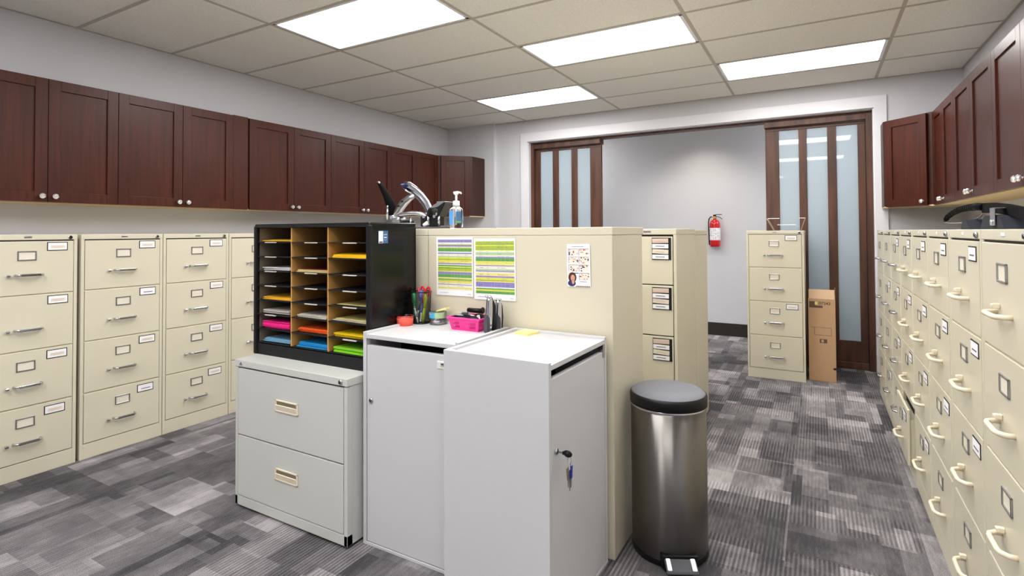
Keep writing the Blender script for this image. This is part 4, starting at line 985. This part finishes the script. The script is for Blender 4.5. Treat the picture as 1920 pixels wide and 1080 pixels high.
# two upright staplers
def upright(label, x, y, rz, h_):
    t = thing('upright_stapler', label, 'stapler', (x, y, ZA), rz, 'upright staplers on the white cabinet')
    mb = MB(); mb.prism([(-.014, 0), (.014, 0), (.0145, h_*.28), (.012, h_*.44), (0, h_*.50), (-.012, h_*.44), (-.0145, h_*.28)], 1, -.030, -.012, 'grayplastic', .004); obj('grip', mb, t)
    mb = MB(); mb.tube([(0, -.010, .002), (0, -.008, h_*.3), (0, -.006, h_*.6), (0, -.004, h_*.85), (0, -.004, h_*.96)], [.0155, .016, .016, .014, .009], 'chrome', 16, flat=(.95, 1)); obj('shell', mb, t)
    mb = MB(); mb.tube([(0, .016, .004), (0, .022, h_*.4), (0, .018, h_*.72), (0, .006, h_*.90)], [.012, .013, .011, .007], 'black', 12); obj('magazine', mb, t)
    for s_ in (-1, 1):
        if s_ == -1: mb = MB()
        mb.cyl((s_*.009, -.012, h_*.93), (s_*.009, -.012, h_*.985), .008, 'chrome', r1=.006, n=14, bev=.002)
    obj('nose', mb, t)
upright('chrome and dark grey stapler standing upright in front, right of the basket', -1.233, 1.975, math.radians(-10), .162)
upright('chrome and black stapler standing upright behind its twin, right of the basket', -1.228, 2.040, math.radians(12), .142)
# sticky pad on B
mb = MB(); mb.box(-.038, .038, -.038, .038, 0, .0045, 'stickyyellow', .0005).box(-.0375, .0375, -.0375, .0375, .0045, .009, 'stickyyellow', .0005)
o = obj('sticky_pad', mb, None, (-1.080, 2.022, ZA), (0, 0, math.radians(-14))); tag(o, 'square yellow sticky note pad on the sideways white cabinet', 'sticky notes')
# keys hanging in B's lock (door faces +X)
lk = (B_.location.x+.0, 0, 0)
kx, ky, kz = -.750, 1.6103, .600
t = thing('key_ring', 'bunch of keys hanging from the lock of the sideways white cabinet', 'keys', (kx+.004, ky, kz))
mb = MB(); mb.box(-.003, .018, -.001, .001, -.003, .003, 'steel').cyl((.017, 0, 0), (.044, 0, 0), .006, 'black', n=12); 
mb.lathe([(0, -.002), (.013, -.002), (.0145, 0), (.013, .002), (0, .002)], 'black', (.034, 0, 0), 20, sx=1.1, sy=.8, mx=Matrix.Rotation(PI/2, 4, 'X')); obj('key_head', mb, t)
mb = MB(); mb.tube([(.040+.006*math.cos(2*PI*j/20), .002*math.sin(2*PI*j/20), -.018+.014*math.sin(2*PI*j/20)) for j in range(20)], .0013, 'chrome', 6, closed=True); mb.tube([(.040, .007*math.cos(2*PI*j/20), -.040+.012*math.sin(2*PI*j/20)) for j in range(20)], .0012, 'chrome', 6, closed=True); obj('ring', mb, t)
for nm, yy, m_, zz, rr_ in (('key', -.010, 'greyboard', -.052, .15), ('key', .010, 'royal', -.052, -.1), ('key', .001, 'steel', -.062, .02)):
    mb = MB(); mb.box(-.001, .001, -.007, .007, -.028, .012, m_, .0008).box(-.0008, .0008, -.003, .003, -.055, -.026, 'steel', .0005); obj(nm, mb, t, (.040+yy*.3, yy, zz), (rr_, 0, 0))

# ------------------------------------------------------------------ guillotine paper cutter on the right cabinets
t = thing('paper_cutter', 'large paper cutter with ribbed black handle on top of the right-hand file cabinets', 'paper cutter', (.50, 2.5, 1.3205))
# local y is world y-2.5 ; arm runs along y at x ~ .02
def W(u_, z): return (u_, z)
mb = MB(); mb.box(.12, .50, -.66, .0, .006, .042, 'orangewood', .002); obj('board', mb, t)['label'] = 'varnished wooden board'
mb = MB(); mb.box(.12, .50, .02, .56, .024, .042, 'cardlight', .001).box(.14, .48, .04, .54, .005, .025, 'blackmatte'); obj('side_table', mb, t)['label'] = 'pale wooden side table'
mb = MB(); mb.box(.11, .52, -.68, .58, 0, .006, 'steel', .001); obj('base_plate', mb, t)
for pf in ([(.10, 0), (.25, 0), (.225, .034), (.215, .038), (.16, .038), (.15, .034)], [(-.33, 0), (-.04, 0), (-.065, .024), (-.085, .042), (-.10, .046), (-.24, .046), (-.275, .040)]):
    mb = MB(); mb.prism(pf, 0, .0, .085, 'blockgrey', .002); obj('foot_block', mb, t)
arm = [(.03, .05, .078), (.03, -.10, .073), (.03, -.25, .062), (.03, -.40, .046), (.03, -.62, .030)]
mb = MB(); mb.prism([(p[1], p[2]-.018) for p in arm]+[(p[1], p[2]+.017) for p in arm[::-1]], 0, .024, .036, 'rubber', .001); obj('arm', mb, t)
hp = [(.03, .04, .080), (.03, .14, .086), (.03, .28, .087), (.03, .42, .084), (.03, .56, .073), (.03, .67, .058), (.03, .73, .040)]
mb = MB(); mb.tube(hp, [.014, .014, .0125, .0115, .0105, .009, .006], 'rubber', 12)
def interp(P, f):
    f *= len(P)-1; i = min(int(f), len(P)-2); g = f-i; return Vector(P[i]).lerp(Vector(P[i+1]), g)
for k in range(18):
    f = .20+k*.042; p = interp(hp, f); q = interp(hp, min(1, f+.012)); mb.cyl(p, q, .0155-.0055*f, 'rubber', n=14)
obj('handle', mb, t)
mb = MB(); mb.tube([(.03, .735, .040), (.03, .735, .034), (.03, .66, .030), (.03, .52, .028), (.03, .36, .028), (.03, .22, .034), (.03, .11, .044), (.03, .055, .060), (.03, .075, .074), (.03, .13, .080)], .0020, 'steel', 8); obj('hand_guard', mb, t)
mb = MB(); mb.box(-.010, -.006, -.245, -.195, .012, .068, 'steel', .0015).box(-.010, .03, -.245, -.195, .066, .069, 'steel', .001).cyl((-.010, -.22, .022), (-.015, -.22, .022), .008, 'chrome', n=14); obj('bracket', mb, t, (.004, 0, 0))
